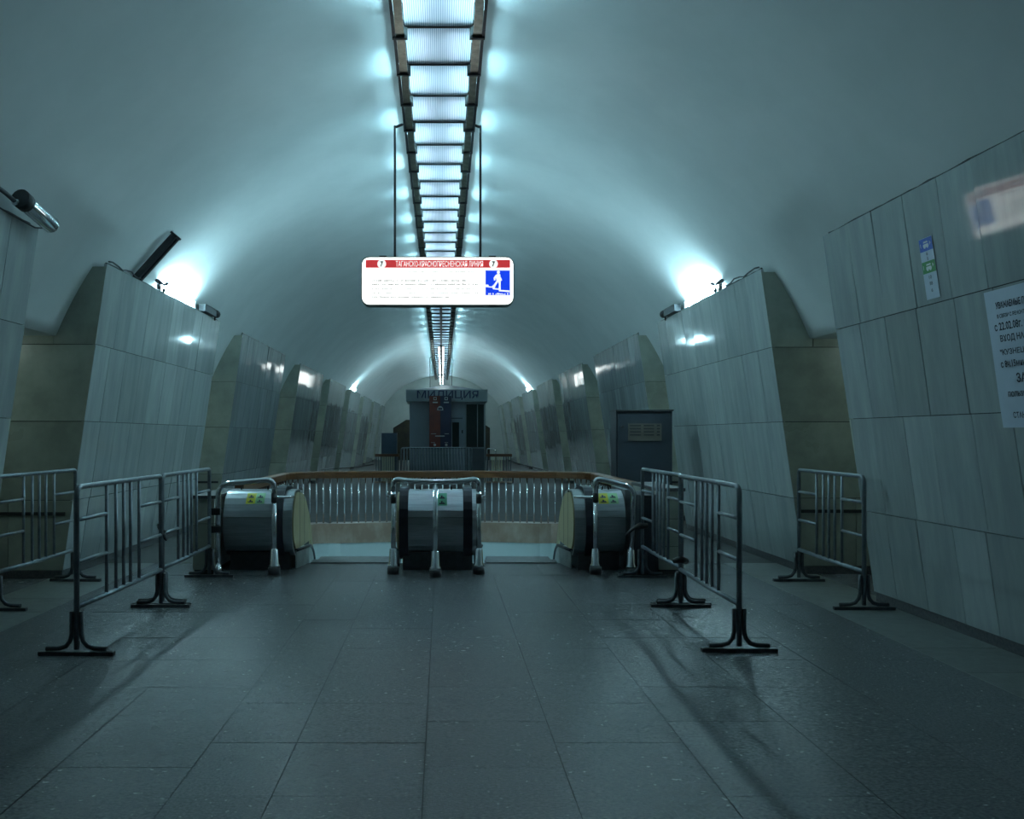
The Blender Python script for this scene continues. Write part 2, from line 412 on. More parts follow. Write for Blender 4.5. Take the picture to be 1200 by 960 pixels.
for sd, W, spans in ((-1, WL, left_spans), (1, WR, right_spans)):
    for k, (ya, yb) in enumerate(spans):
        P = empty('pylon', (sd*5 - W.location.x, ya, 0), 0, W)
        P0 = Vector((sd*5, ya, 0))
        ztop = 3.2
        pol = [(sd*(face_x(0)+0.032), 0), (sd*(face_x(ztop)+0.032), ztop), (sd*6.2, ztop), (sd*6.2, 0)]
        mb = MB().prism(pol, ya+0.02, yb-0.02); mb.build('core', M['core'], P)
        # skirting stone
        z0, z1 = 0.0, 0.083
        pol = [(sd*(face_x(0)+0.004), z0), (sd*(face_x(z1)+0.012), z1), (sd*(face_x(0)+0.1), z1), (sd*(face_x(0)+0.1), z0)]
        MB().prism(pol, ya+0.01, yb-0.01).build('skirting', M['skirt'], P)
        n_t = max(1, round((yb-ya)/0.445))
        if k in (1, 2):
            for (z0, z1) in ROWS:
                e = [ya + (yb-ya)*i/n_t + (random.uniform(-0.05,0.05) if 0 < i < n_t else 0) for i in range(n_t+1)]
                for i in range(n_t):
                    inst('wall_tile', wt_me, P, tile_matrix(sd, e[i], e[i+1], z0, z1, 0.0032, 0.006, P0))
        else:
            mb = MB()
            for (z0, z1) in ROWS:
                for i in range(n_t):
                    y0_ = ya+(yb-ya)*i/n_t; y1_ = ya+(yb-ya)*(i+1)/n_t
                    Mx = tile_matrix(sd, y0_, y1_, z0, z1, 0.0025, 0.011, Vector((0,0,0)))
                    cs = [Mx @ Vector((a,b_,c)) for a,b_,c in ((-.5,-.5,-.5),(.5,-.5,-.5),(.5,.5,-.5),(-.5,.5,-.5),(-.5,-.5,.5),(.5,-.5,.5),(.5,.5,.5),(-.5,.5,.5))]
                    mb.add(cs, [(0,3,2,1),(4,5,6,7),(0,1,5,4),(1,2,6,5),(2,3,7,6),(3,0,4,7)])
            o = mb.build('wall_tiles', M['marble_far'], P); o['kind'] = 'stuff'
        if k in (1, 2, 3):
            rr_ = random.Random(k*7+sd); yy_ = ya+0.02; pts_ = []
            while yy_ < yb-0.02:
                pts_.append((sd*(face_x(TOP)+0.02), yy_, TOP+0.004+rr_.uniform(-0.004,0.006))); yy_ += 0.12
            MB().tube(pts_, 0.011, 6).build('dark_ledge_line', M['core'], P)  # thin uneven dark line along the tile tops
        # passage faces (near end and far end): large yellowish slabs
        for yy, dy in ((ya, 0.02), (yb-0.02, 0.02)):
            if yy < -2 or yy > 52: continue
            for r, (z0, z1) in enumerate(ROWS):
                g = 0.004
                if r == 3: cuts = [None, 4.06, 4.9]
                else: cuts = [None, (4.53, 4.75, 4.62)[r % 3], 5.4, 6.2]
                if k > 3: cuts = [None, 5.4]
                for c in range(len(cuts)-1):
                    key = (sd, r, c, k > 3)
                    if key not in side_mesh:
                        zz1 = z1 if r < 3 else 3.285
                        xa0 = face_x(z0)+0.003 if c == 0 else cuts[c]+g
                        xa1 = face_x(zz1)+0.003 if c == 0 else cuts[c]+g
                        xb = cuts[c+1]-g
                        pol = [(sd*xa0-sd*5, z0+g), (sd*xb-sd*5, z0+g), (sd*xb-sd*5, zz1-g), (sd*xa1-sd*5, zz1-g)]
                        me = MB().prism(pol, 0, dy).mesh('passage_slab'); me.materials.append(M['ochre']); side_mesh[key] = me
                    inst('passage_slab', side_mesh[key], P, Matrix.Translation((0, yy-ya, 0)))
        if k in (1, 2, 3) :
            xs = sorted((sd*(face_x(0.7)+0.06), sd*6.2))
            MB().box(xs[0], xs[1], ya-0.014, ya, 0.665, 0.70).build('dark_strip', M['black'], P)  # narrow black strip across the near passage face
            xs = sorted((sd*(face_x(0)+0.01), sd*6.2))
            MB().box(xs[0], xs[1], ya-0.006, ya+0.02, 0.0, 0.083).build('skirting', M['skirt'], P)

for sd, spans in ((-1, left_spans), (1, right_spans)):  # lamps added out of view to brighten the passage faces
    for q in (1, 2, 3, 4):
        y_ = (spans[q][1]+spans[q+1][0])/2; x_ = sd*5.2
        E = empty('added_passage_lamp', (x_, y_, LIP)); tag(E, 'tube lamp under the soffit of a side passage between two pylons', 'lamp', 'tube lamps in the side passages')
        MB().box(x_-0.55, x_+0.55, y_-0.04, y_+0.04, LIP-0.05, LIP).build('batten', M['white'], E)
        MB().tube([(x_-0.52, y_, LIP-0.075), (x_+0.52, y_, LIP-0.075)], 0.015, 8).build('tube', M['added_passage_tube'], E)

# ---- the escalator well: rim, white walls, shaft
well = empty('escalator_well', (0, 12, -3.0)); tag(well, 'white walled escalator shaft under the curved wooden balustrade', kind='structure')
rim = well_path(0.0, ystart=YF-0.05)
def ribbon(path, z0, z1, th):
    mb = MB(); m = len(path); vs = []
    for i, p in enumerate(path):
        q0 = path[max(i-1,0)]; q1 = path[min(i+1,m-1)]
        t = Vector((q1[0]-q0[0], q1[1]-q0[1])).normalized(); nn = Vector((-t.y, t.x))   # left of travel = outside
        for d, z in ((0,z0),(0,z1),(th,z1),(th,z0)): vs.append((p[0]+nn.x*d, p[1]+nn.y*d, z))
    fs = []
    for i in range(m-1):
        for a in range(4):
            b_ = (a+1) % 4; fs.append((i*4+a, i*4+b_, i*4+4+b_, i*4+4+a))
    fs += [(0,1,2,3), (m*4-1,m*4-2,m*4-3,m*4-4)]
    mb.add(vs, fs); return mb
ribbon(rim, -3.0, -0.26, 0.08).build('shaft_wall', M['white_wall'], well)
MB().box(-WX, WX, YF-0.12, YF-0.04, -3.0, -0.2).build('shaft_front_wall', M['white_wall'], well)
MB().box(-WX-0.1, WX+0.1, YF-0.1, 14.5, -3.05, -3.0).build('shaft_floor', M['white_wall'], well)
# curb stones of pink marble round the rim
cp = [p for p in well_path(-0.015, ystart=10.35)]
step = 3
for i in range(0, len(cp)-1, step):
    seg = cp[i:i+step+1]
    if len(seg) < 2: continue
    a, b_ = Vector(seg[0]), Vector(seg[-1])
    ribbon(seg, -0.27, 0.055, 0.26).build('curb_stone', M['pink'], well)
# lamps added to light the shaft wall, unseen under the near floor edge
for sx in (-1.15, 1.05):
    L_ = empty('added_shaft_lamp', (sx, YF+0.02, -0.62)); tag(L_, 'added unseen batten lamp inside the escalator shaft', 'lamp', 'added lamps inside the escalator shaft')
    MB().box(sx-0.6, sx+0.6, YF-0.04, YF+0.02, -0.66, -0.58).build('batten', M['white'], L_)
    MB().tube([(sx-0.58, YF+0.05, -0.62),(sx+0.58, YF+0.05, -0.62)], 0.02, 8).build('tube', M['added_shaft_tube'], L_)

# wooden balustrade round the well
bal = empty('balustrade', (0, 14.3, 0.055)); tag(bal, 'curved balustrade with brown wooden handrail and chrome balusters round the escalator well', 'balustrade')
rp_ = well_path(0.08, ystart=10.56)
mb = MB(); sec = [(-0.055,0.80),(0.055,0.80),(0.055,0.895),(0.04,0.915),(-0.04,0.915),(-0.055,0.895)]
m_ = len(rp_); vs = []
nrm = []
for i, p in enumerate(rp_):
    q0 = rp_[max(i-1,0)]; q1 = rp_[min(i+1,m_-1)]
    t = Vector((q1[0]-q0[0], q1[1]-q0[1])).normalized(); nn = Vector((-t.y, t.x)); nrm.append(nn)
    vs += [(p[0]+nn.x*a, p[1]+nn.y*a, z) for a, z in sec]
fs = []
for i in range(m_-1):
    for a in range(6):
        b_ = (a+1) % 6; fs.append((i*6+a, i*6+b_, i*6+6+b_, i*6+6+a))
fs += [tuple(range(6)), tuple(range(m_*6-1, m_*6-7, -1))]
mb.add(vs, fs); mb.build('handrail', M['wood'], bal)
# balusters at even spacing along the path
bme = MB().tube([(0,0,0.0),(0,0,0.75)], 0.0135, 8).mesh('baluster'); bme.materials.append(M['chrome'])
dacc = 0; nxt = 0.06
for i in range(m_-1):
    a, b_ = Vector(rp_[i]), Vector(rp_[i+1]); l = (b_-a).length
    while nxt <= dacc+l:
        p = a.lerp(b_, (nxt-dacc)/l)
        inst('baluster', bme, bal, Matrix.Translation((p.x, p.y-14.3, 0.0)))
        nxt += 0.118
    dacc += l

# stone parapets beside the escalators
for sd, x0, x1, h in ((-1, -2.67, -2.44, 0.82), (1, 2.38, 2.64, 0.90)):
    P = empty('parapet', ((x0+x1)/2, 9.15, 0)); tag(P, 'low stone parapet beside the %s' % ('escalator with the wide steel front' if sd < 0 else 'narrow newel and the dark metal box'), 'parapet')
    for j in range(3):
        z0 = h*j/3; MB().box(x0, x1, 9.25, 10.5, z0+0.003 if j else 0.05, h*(j+1)/3-0.003).build('stone', M['ochre'], P)
    MB().box(x0+0.01, x1-0.01, 9.26, 10.49, 0, h).build('core', M['core'], P)
    MB().box(x0-0.02, x1+0.02, 9.22, 10.5, h, h+0.035).build('coping', M['skirt'], P)

# ================================================================== ESCALATORS
def newel_path(y_front, z_lo, z_hi, y_land, drop, n=14):
    """profile (y,z): from the bottom back, round the front, along the landing and down over the edge"""
    r = (z_hi-z_lo)/2; zc = (z_hi+z_lo)/2
    p = []
    for i in range(n+1):
        a = math.radians(-90 - 180*i/n)
        p.append((y_front + 0.30 + 0.30*math.cos(a), zc + r*math.sin(a)))
    dz = z_hi-0.885
    p += [(y_land-0.15, z_hi), (y_land+0.12, 0.845+dz), (y_land+0.35, 0.74+dz), (y_land+0.56, 0.57+dz), (y_land+0.74, 0.36+dz), (y_land+0.88, 0.14+dz), (y_land+1.05, -0.15+dz)]
    ye, ze = p[-1]
    p.append((ye+drop, ze-0.72*drop)); return p
def side_poly(y_front, z_lo, z_hi, y_land, drop):
    p = newel_path(y_front, z_lo, z_hi, y_land, drop)
    ye, ze = p[-1]
    bot = [(ye-0.35, ze-0.25), (y_land+0.86, z_lo-0.25), (y_land+0.70, z_lo)]
    return p + bot
YN = 9.42
def newel(x0, x1, name_label, rails, creams, stickers, outer_panel=None):
    """rails: list of (xa,xb) handrail belts; creams: list of (x, side)"""
    R = empty('escalator_balustrade', ((x0+x1)/2, YN, 0)); tag(R, name_label, 'balustrade')
    body = MB().prism(side_poly(YN+0.03, 0.17, 0.86, 10.05, 1.2), x0+0.02, x1-0.02, 'x'); body.build('body', M['dark'], R)
    MB().box(x0+0.05, x1-0.05, YN+0.13, 10.3, 0, 0.2).build('plinth', M['dark'], R)
    # steel drum front between the handrails
    xs = sorted([x0] + [v for r in rails for v in r] + [x1])
    pth = newel_path(YN, 0.14, 0.885, 10.05, 1.2)
    drum_x = []
    for a, b_ in zip(xs[0::2], xs[1::2]):
        if b_-a > 0.04: drum_x.append((a, b_))
    for a, b_ in drum_x:
        wide = b_-a > 0.2
        if wide:
            cut = 8
            MB().strip(pth[:cut+1][::-1], a, b_, 0.02).build('front_panel', M['steel'], R)
            q = pth[cut:]; q[0] = (q[0][0]+0.0, q[0][1]+0.006)
            MB().strip(q[::-1], a, b_, 0.02).build('front_panel', M['steel'], R)
            MB().box(a+0.12, a+0.135, 9.75, 9.765, 0.885, 0.925).build('pin', M['black'], R)
            MB().box(b_-0.135, b_-0.12, 9.75, 9.765, 0.885, 0.925).build('pin', M['black'], R)
        else:
            MB().strip(pth[::-1], a, b_, 0.02).build('edge_band', M['steel'], R)
    for a, b_ in rails:
        h = newel_path(YN-0.02, 0.10, 0.925, 10.05, 1.2)
        MB().strip(h[::-1], a, b_, 0.03).build('handrail', M['rubber'], R)
    for x, s in creams:
        # cream side panels split by upright joints
        full = side_poly(YN+0.06, 0.20, 0.85, 10.05, 1.1)
        cuts = [YN, YN+0.5, YN+0.83, YN+1.2, YN+1.7, YN+2.3, YN+3.2]
        for c0, c1 in zip(cuts[:-1], cuts[1:]):
            bm = bmesh.new(); vs_ = [bm.verts.new((0, p[0], p[1])) for p in full]; bm.faces.new(vs_)
            for yv, inner in ((c0+0.008, True), (c1-0.008, False)):
                bmesh.ops.bisect_plane(bm, geom=bm.verts[:]+bm.edges[:]+bm.faces[:], plane_co=(0,yv,0), plane_no=(0,1,0), clear_inner=inner, clear_outer=not inner)
            if not bm.faces: bm.free(); continue
            bm.faces.ensure_lookup_table()
            pol = [(v.co.y, v.co.z) for v in bm.faces[0].verts]; bm.free()
            MB().prism(pol, x-0.02*s, x+0.008*s, 'x').build('side_panel', M['cream'], R)
        for yj, z0j, z1j in ((YN+0.5, 0.21, 0.87), (YN+0.83, 0.21, 0.80)):
            xa, xb = sorted((x-0.01*s, x+0.0085*s))
            MB().box(xa, xb, yj-0.013, yj+0.013, z0j, z1j).build('joint_strip', M['dark'], R)
        # low skirt panel with a black rubber edge, rounded down at its far end
        sk = [(YN+0.25, 0.205, 0.012), (YN+0.45, 0.205, 0.05), (YN+0.65, 0.205, 0.085)] + \
             [(YN+0.65+0.48*math.sin(math.radians(a)), 0.205-0.36*(1-math.cos(math.radians(a))), 0.085) for a in range(15, 91, 15)]
        m_ = len(sk); mb = MB()
        mb.add([(x, y, z) for y, z, d in sk] + [(x+d*s, y, z) for y, z, d in sk] + [(x, y, -0.3) for y, z, d in sk] + [(x+d*s, y, -0.3) for y, z, d in sk],
               [(i, i+1, m_+i+1, m_+i) for i in range(m_-1)] + [(m_+i, m_+i+1, 3*m_+i+1, 3*m_+i) for i in range(m_-1)] + [(2*m_+i, 2*m_+i+1, i+1, i) for i in range(m_-1)] + [(0, m_, 3*m_, 2*m_), (m_-1, 3*m_-1, 4*m_-1, 2*m_-1)])
        mb.build('skirt_panel', M['skirt_grey'], R)
        MB().tube([(x+d*s, y, z) for y, z, d in sk], 0.02, 8).build('skirt_edge', M['rubber'], R)
    for (sx, sz, w_, h_, kind) in stickers:
        zc = (0.14+0.885)/2; r = (0.885-0.14)/2
        def yz(z):
            return YN+0.30-0.30*math.sqrt(max(0, 1-((z-zc)/r)**2))
        zb, zt = sz-h_/2, sz+h_/2
        def skin(x_a, x_b, f0, f1, d, n_=6):
            mb = MB(); zs = [zb+(zt-zb)*(f0+(f1-f0)*q/n_) for q in range(n_+1)]
            mb.add([(xx, yz(z)-d, z+d*0.4) for z in zs for xx in (x_a, x_b)], [(2*q, 2*q+1, 2*q+3, 2*q+2) for q in range(n_)])
            return mb
        parts = ((0, 0.5, 'yellow_st'), (0.5, 1, 'green_st')) if kind == 'two' else ((0, 1, 'pale_green_st'),)
        for f0, f1, mt in parts:
            st = skin(sx-w_/2+w_*f0, sx-w_/2+w_*f1, 0, 1, 0.003).build('sticker', M[mt], R)
            cx = sx-w_/2+w_*(f0+f1)/2; wd = w_*(f1-f0)
            for q in range(2):
                o_ = 0.12+0.44*q
                skin(cx-wd*0.30, cx+wd*0.28, o_, o_+0.10, 0.005, 2).build('pictogram', M['ink'], st)
                skin(cx-wd*0.12, cx+wd*0.06, o_+0.10, o_+0.26, 0.005, 2).build('pictogram', M['ink'], st)
                skin(cx+wd*0.10, cx+wd*0.20, o_+0.10, o_+0.17, 0.005, 2).build('pictogram', M['ink'], st)
    if outer_panel:
        a, b_ = outer_panel
        MB().box(a, b_, YN+0.1, 10.3, 0.0, 0.9).build('outer_panel', M['steel_dull'], R)
    return R
newel(-2.39, -1.63, 'escalator balustrade with wide steel front, cream side panels and yellow-green sticker',
      [(-1.83,-1.73)], [(-1.63, 1)], [(-2.05, 0.80, 0.205, 0.11, 'two')])
newel(-0.46, 0.42, 'central escalator balustrade with two black handrails and polished steel drum front',
      [(-0.46,-0.355),(0.28,0.385)][:0] or [(-0.445,-0.345),(0.265,0.365)], [(-0.47,-1),(0.41,1)], [(0.03, 0.79, 0.11, 0.13, 'one')])
newel(1.50, 2.06, 'escalator balustrade with narrow steel front and cream side panels below the dark cabinet',
      [(1.62,1.73)], [(1.50,-1)], [(1.885, 0.80, 0.22, 0.11, 'two')], (2.07, 2.14))
# the two flights
for xa, xb, lab in ((-1.62, -0.50, 'escalator flight between the wide steel newel and the central drum'), (0.45, 1.49, 'escalator flight between the central drum and the narrow steel newel')):
    E = empty('escalator', ((xa+xb)/2, YF, 0)); tag(E, lab, 'escalator')
    MB().box(xa+0.1, xb-0.1, YF-0.02, YF+0.22, -0.06, 0.012).build('comb_plate', M['steel_dull'], E)
    sm = MB().box(-(xb-xa)/2+0.13, (xb-xa)/2-0.13, 0, 0.40, -0.23, 0).mesh('step'); sm.materials.append(M['steel_dull'])
    for i in range(8):
        inst('step', sm, E, Matrix.Translation((0, 0.24+0.40*i, -0.012-0.23*max(0,i-0.6))))
# grey box between the newel and the parapet on the cabinet side
gb = empty('metal_box', (2.26, 9.2, 0)); tag(gb, 'knee-high dark metal box between parapet and narrow steel newel', 'box')
MB().box(2.16, 2.36, 9.2, 9.9, 0.0, 0.86).build('body', M['cabinet'], gb)
MB().box(2.175, 2.345, 9.19, 9.2, 0.05, 0.82).build('front_panel', M['cabinet'], gb)

# chrome guard rails in front of the newels
def guard(label, pts, posts, stubs, centre=None):
    G = empty('guard_rail', (sum(p[0] for p in posts)/len(posts), posts[0][1], 0)); tag(G, label, 'railing')
    MB().tube(pts, 0.030, 12).build('top_rail', M['chrome'], G)
    for x, y, z in posts:
        MB().tube([(x,y,0.05),(x,y,z)], 0.026, 12).build('post', M['chrome'], G)
        c = MB().tube([(x,y,0.07),(x,y,0.10),(x,y,0.115),(x,y,0.27),(x,y,0.28)], [0.064,0.064,0.05,0.042,0.03], 14).build('collar', M['chrome'], G)
        MB().tube([(x,y,0),(x,y,0.075)], 0.066, 14).build('base', M['dark'], G)
    for p0, p1 in stubs:
        MB().tube([p0, p1], [0.02, 0.014], 8).build('stub_arm', M['chrome'], G)
        MB().tube([(p0[0],p0[1],p0[2]-0.05),(p0[0],p0[1],p0[2]+0.05)], 0.032, 10).build('clamp', M['dark'], G)
    return G
def bend(p, q, r_, n=5):   # helper: points of a quarter bend from p (vertical below) to q direction
    return []
def corner(a, b_, c, r, n=6):
    a, b_, c = Vector(a), Vector(b_), Vector(c)
    u = (a-b_).normalized(); v = (c-b_).normalized()
    p0 = b_+u*r; p2 = b_+v*r
    return [tuple((1-t)**2*p0 + 2*(1-t)*t*b_ + t*t*p2) for t in [i/n for i in range(n+1)]]
xl0, xl1 = -2.37, -1.79
G = guard('bent chrome guard rail in front of the wide steel newel', 
      [(xl0, 9.15, 0.06)] + corner((xl0,9.15,0.1),(xl0,9.15,0.98),(xl1,9.25,1.03),0.13) + corner((xl0,9.15,0.98),(xl1,9.25,1.03),(xl1,9.25,0.5),0.10) + [(xl1,9.25,0.78)],
      [(xl1, 9.25, 0.86)], [((xl1,9.25,0.83),(xl1+0.2,9.36,0.835))])
MB().tube([(xl0,9.15,0.0),(xl0,9.15,0.012)], 0.07, 14).build('base', M['chrome'], G)
MB().tube([(xl0,9.15,0.01),(xl0,9.15,0.12)], [0.06,0.032], 14).build('collar', M['chrome'], G)
guard('chrome guard rail with three posts in front of the central drum',
      [(-0.50,9.28,0.90)] + corner((-0.50,9.28,0.8),(-0.50,9.28,1.03),(-0.04,9.08,1.01),0.07) + [(-0.30,9.11,1.015)] + [(-0.04,9.08,1.01),(0.22,9.11,1.015)] + corner((-0.04,9.08,1.01),(0.43,9.28,1.03),(0.43,9.28,0.8),0.07) + [(0.43,9.28,0.90)],
      [(-0.50,9.28,0.95),(0.43,9.28,0.95),(-0.04,9.08,1.0)], [((-0.50,9.28,0.82),(-0.575,9.5,0.83)),((0.43,9.28,0.82),(0.505,9.5,0.83))])
xr0, xr1 = 1.70, 2.07
guard('chrome guard rail sloping towards the dark metal box in front of the narrow newel',
      [(xr0,9.28,0.80)] + corner((xr0,9.28,0.8),(xr0,9.28,1.04),(xr1,9.2,0.95),0.06) + corner((xr0,9.28,1.04),(xr1+0.03,9.2,0.94),(xr1+0.02,9.2,0.5),0.10) + [(xr1,9.2,0.1)],
      [(xr0,9.28,0.85),(xr1,9.2,0.3)], [((xr0,9.28,0.83),(xr0-0.22,9.37,0.83))])

# ================================================================== BARRIERS
def make_barrier(name='crowd_barrier', L_=1.6):
    B = empty(name)
    H = 1.15; r = 0.019
    pts = [(0,0,0.04)] + corner((0,0,0.5),(0,0,H),(0,L_,H),0.07) + corner((0,0,H),(0,L_,H),(0,L_,0.5),0.05) + [(0,L_,0.04)]
    MB().tube(pts, r, 10).build('frame', M['pipe'], B, True)
    MB().tube([(0,0,0.33),(0,L_*0.5,0.325),(0,L_,0.33)], 0.019, 10).build('bottom_rail', M['pipe'], B, True)
    for f in (0.30, 0.405, 0.495, 0.58, 0.69):
        MB().tube([(0,L_*f,0.33),(0,L_*f,H)], 0.0135, 8).build('bar', M['pipe'], B, True)
    for a, b_ in ((0,0.30),(0.69,1)):
        for z in (0.635, 0.925):
            MB().tube([(0,L_*a,z),(0,L_*b_,z)], 0.0145, 8).build('side_rail', M['pipe'], B, True)
    for y in (0, L_):
        F = MB().box(-0.26,0.26,y-0.022,y+0.022,0,0.026).build('foot', M['foot'], B, True)
        for s in (-1, 1):
            mb = MB()
            q = [(s*0.034,0.30),(s*0.034,0.14),(s*0.046,0.095),(s*0.075,0.06),(s*0.12,0.046),(s*0.21,0.044)]
            mb.tube([(a, y, z) for a, z in q], 0.0165, 8)
            mb.build('sleeve', M['foot'], F, True)
    return B
def barrier_between(a, b_, label, src=None):
    a, b_ = Vector((a[0],a[1],0)), Vector((b_[0],b_[1],0)); d = b_-a
    B = copy_tree(src) if src else make_barrier()
    B.location = a; B.rotation_euler = (0,0,math.atan2(-d.x, d.y)); B.scale = (1, d.length/1.6, 1)
    tag(B, label, 'barrier', 'tubular crowd barriers'); return B
C = 0.03
b0 = barrier_between((-2.50+C,5.84), (-2.46+C,7.47), 'grey tubular barrier with a free end, on the side of the leaning dark lamp')
barrier_between((-2.475+C,7.55), (-2.47+C,9.06), 'grey tubular barrier taped to the bent chrome guard rail of the wide steel newel', b0)
barrier_between((-3.82+C,7.32), (-3.78+C,8.80), 'grey tubular barrier closing the passage below the surveillance camera', b0)
barrier_between((2.065+C,5.93), (2.09+C,7.48), 'grey tubular barrier with a free end on the side of the paper notice', b0)
barrier_between((2.12+C,7.56), (2.12+C,9.03), 'grey tubular barrier tied to the guard rail in front of the dark metal box', b0)
barrier_between((3.64+C,7.36), (3.68+C,8.80), 'grey tubular barrier closing the passage beside the pylon with the paper notice', b0)
# tape and rag ties
for (x, y, z, lab) in ((-2.395, 9.13, 0.55, 'upper black tape tying barrier to bent chrome guard rail'), (-2.395, 9.13, 0.36, 'lower black tape tying barrier to bent chrome guard rail')):
    zz = z+0.14
    o = MB().box(x-0.07, x+0.06, y-0.03, y+0.05, zz-0.035, zz+0.035); o = o.build('tape', M['black']); tag(o, lab, 'tape')
mb = MB().tube([(-2.44,7.51,0.60),(-2.42,7.50,0.66),(-2.46,7.52,0.70),(-2.41,7.49,0.62),(-2.39,7.50,0.58)], [0.01,0.03,0.035,0.025,0.006], 8)
tag(mb.build('rag_tie', M['foot']), 'knotted grey rag tying two barriers together', 'tie')
mb = MB().tube([(2.06,7.50,0.40),(2.12,7.47,0.42),(2.17,7.50,0.40),(2.14,7.56,0.43)], [0.02,0.035,0.03,0.02], 8)
tag(mb.build('rope_tie', M['black']), 'black knotted tie joining two barriers beside the metal box', 'tie')
mb = MB().tube([(1.98,9.04,0.45),(2.05,9.02,0.52),(2.12,9.01,0.55),(2.20,9.02,0.55)], [0.012,0.02,0.035,0.03], 8)
tag(mb.build('rope_tie', M['black']), 'black tie hanging where barrier meets sloping guard rail', 'tie')

# ================================================================== CEILING LAMPS
LAMP = empty('ceiling_lamp'); LP = 0.75
tag(LAMP, 'bright ribbed lamp unit in the row along the vault crown, before or above the sign', 'lamp', 'lamp units along the vault crown')
zl = 5.055
mb = MB().box(-0.295, 0.295, 0.005, LP-0.024, zl, zl+0.006); mb.build('lens', M['lens'], LAMP, True)
for sd in (-1, 1):
    # tilted side rail: inner bright reflector, dark outer cheek, end cap
    def rail(x0, x1, zt, zb0, zb1, th):
        xa, xb = sorted((sd*x0, sd*x1))
        return MB().add([(xa,0.02,zb0),(xb,0.02,zb0),(xb,LP-0.02,zb1),(xa,LP-0.02,zb1),(xa,0.02,zb0+th),(xb,0.02,zb0+th),(xb,LP-0.02,zb1+th),(xa,LP-0.02,zb1+th)],
                 [(0,3,2,1),(4,5,6,7),(0,1,5,4),(1,2,6,5),(2,3,7,6),(3,0,4,7)])
    r_ = rail(0.30, 0.372, 0, 5.045, 4.965, 0.03).build('side_rail', M['reflector'], LAMP, True)
    rail(0.375, 0.402, 0, 5.04, 4.955, 0.06).build('cheek', M['dark'], LAMP, True)
    xa, xb = sorted((sd*0.27, sd*0.402))
    MB().box(xa, xb, LP-0.035, LP-0.005, 4.945, 5.05).build('end_cap', M['black'], r_, True)
    MB().tube([(sd*0.17, 0.09, 5.145), (sd*0.17, LP-0.12, 5.145)], 0.018, 8).build('tube', M['tube'], LAMP, True)
    MB().tube([(sd*0.365, 0.07, 5.135), (sd*0.365, LP-0.12, 5.135)], 0.012, 8).build('cove_tube', M['cove'], LAMP, True)  # tube added above the rail to light the vault sideways
    xa, xb = sorted((sd*0.32, sd*0.405))
    MB().box(xa, xb, 0.03, LP-0.03, 5.155, 5.161).build('added_cove_hood', M['reflector'], LAMP, True)  # hood added to block the hot spot on the nearest vault
MB().box(-0.40, 0.40, LP-0.10, LP-0.005, 5.075, 5.225).build('crossbar', M['dark'], LAMP, True)
MB().box(-0.30, 0.30, LP-0.022, LP-0.007, 5.046, 5.075).build('rung', M['dark'], LAMP, True)
rung_deep = MB().box(-0.30, 0.30, LP-0.022, LP-0.007, 5.02, 5.075).mesh('rung'); rung_deep.materials.append(M['dark'])
ystart = 7.43 - 0.75*3
LAMP.location = (0, ystart, 0)
# every other unit has dimmer added tubes, to stripe the vault
LAMP2 = copy_tree(LAMP); LAMP2.location = (0, ystart+0.75, 0)
for ch in LAMP2.children:
    if ch.name.startswith('cove_tube'): ch.data = ch.data.copy(); ch.data.materials[0] = M['dead_tube']
weak_me = {}
for ch in LAMP.children:
    if ch.name.startswith('tube'):
        weak_me[ch.data.name] = ch.data.copy(); weak_me[ch.data.name].materials[0] = M['weak_tube']
k = 2
while ystart + 0.75*(k+1) < Y1-0.3:
    c = copy_tree(LAMP if k % 2 == 0 else LAMP2)
    if ystart+0.75*k > 17.5:      # the far units glow only weakly through their lenses
        for ch in c.children:
            c['label'] = 'dim ribbed lamp unit of the row beyond the hanging sign'; c['group'] = 'dim lamp units beyond the sign'
            if ch.name.startswith('rung'): ch.data = rung_deep
            if ch.name.startswith('tube'): ch.data = weak_me[ch.data.name]
    c.location = (0, ystart+0.75*k, 0); k += 1

# linear lamps hung below the row at the far end
def linear(y, lit, label, group):
    E = empty('linear_lamp', (0, y, 4.72)); tag(E, label, 'lamp', group)
    MB().box(-0.04, 0.04, y, y+1.46, 4.70, 4.78).build('housing', M['dark'], E)
    for yy in (y+0.2, y+1.26): MB().tube([(0,yy,4.78),(0,yy,5.20)], 0.008, 6).build('hanger', M['dark'], E)
    for sd in (-1, 1):
        MB().tube([(sd*0.075,y+0.03,4.72),(sd*0.075,y+1.43,4.72)], 0.022, 8).build('tube', M['far_tube'] if lit else M['white'], E)
        MB().box(min(sd*0.03,sd*0.1), max(sd*0.03,sd*0.1), y, y+0.03, 4.69, 4.75).build('holder', M['dark'], E)
for i in range(6): 
    y = 21+1.5*i
    E = empty('linear_lamp', (0, y, 4.72)); tag(E, 'empty dark batten hung on the centre line under the vault lamps', 'lamp', 'dark battens on the centre line')
    MB().box(-0.03, 0.03, y, y+1.48, 4.70, 4.77).build('housing', M['dark'], E)
    for yy in (y+0.2, y+1.26): MB().tube([(0,yy,4.77),(0,yy,5.20)], 0.008, 6).build('hanger', M['dark'], E)
for i in range(9): linear(30.6+1.5*i, True, 'lit twin tube batten on the centre line beyond the dark battens', 'lit twin tube battens')
for i in range(5): linear(45.2+1.5*i, True, 'lit twin tube batten on the centre line beyond the dark battens', 'lit twin tube battens')

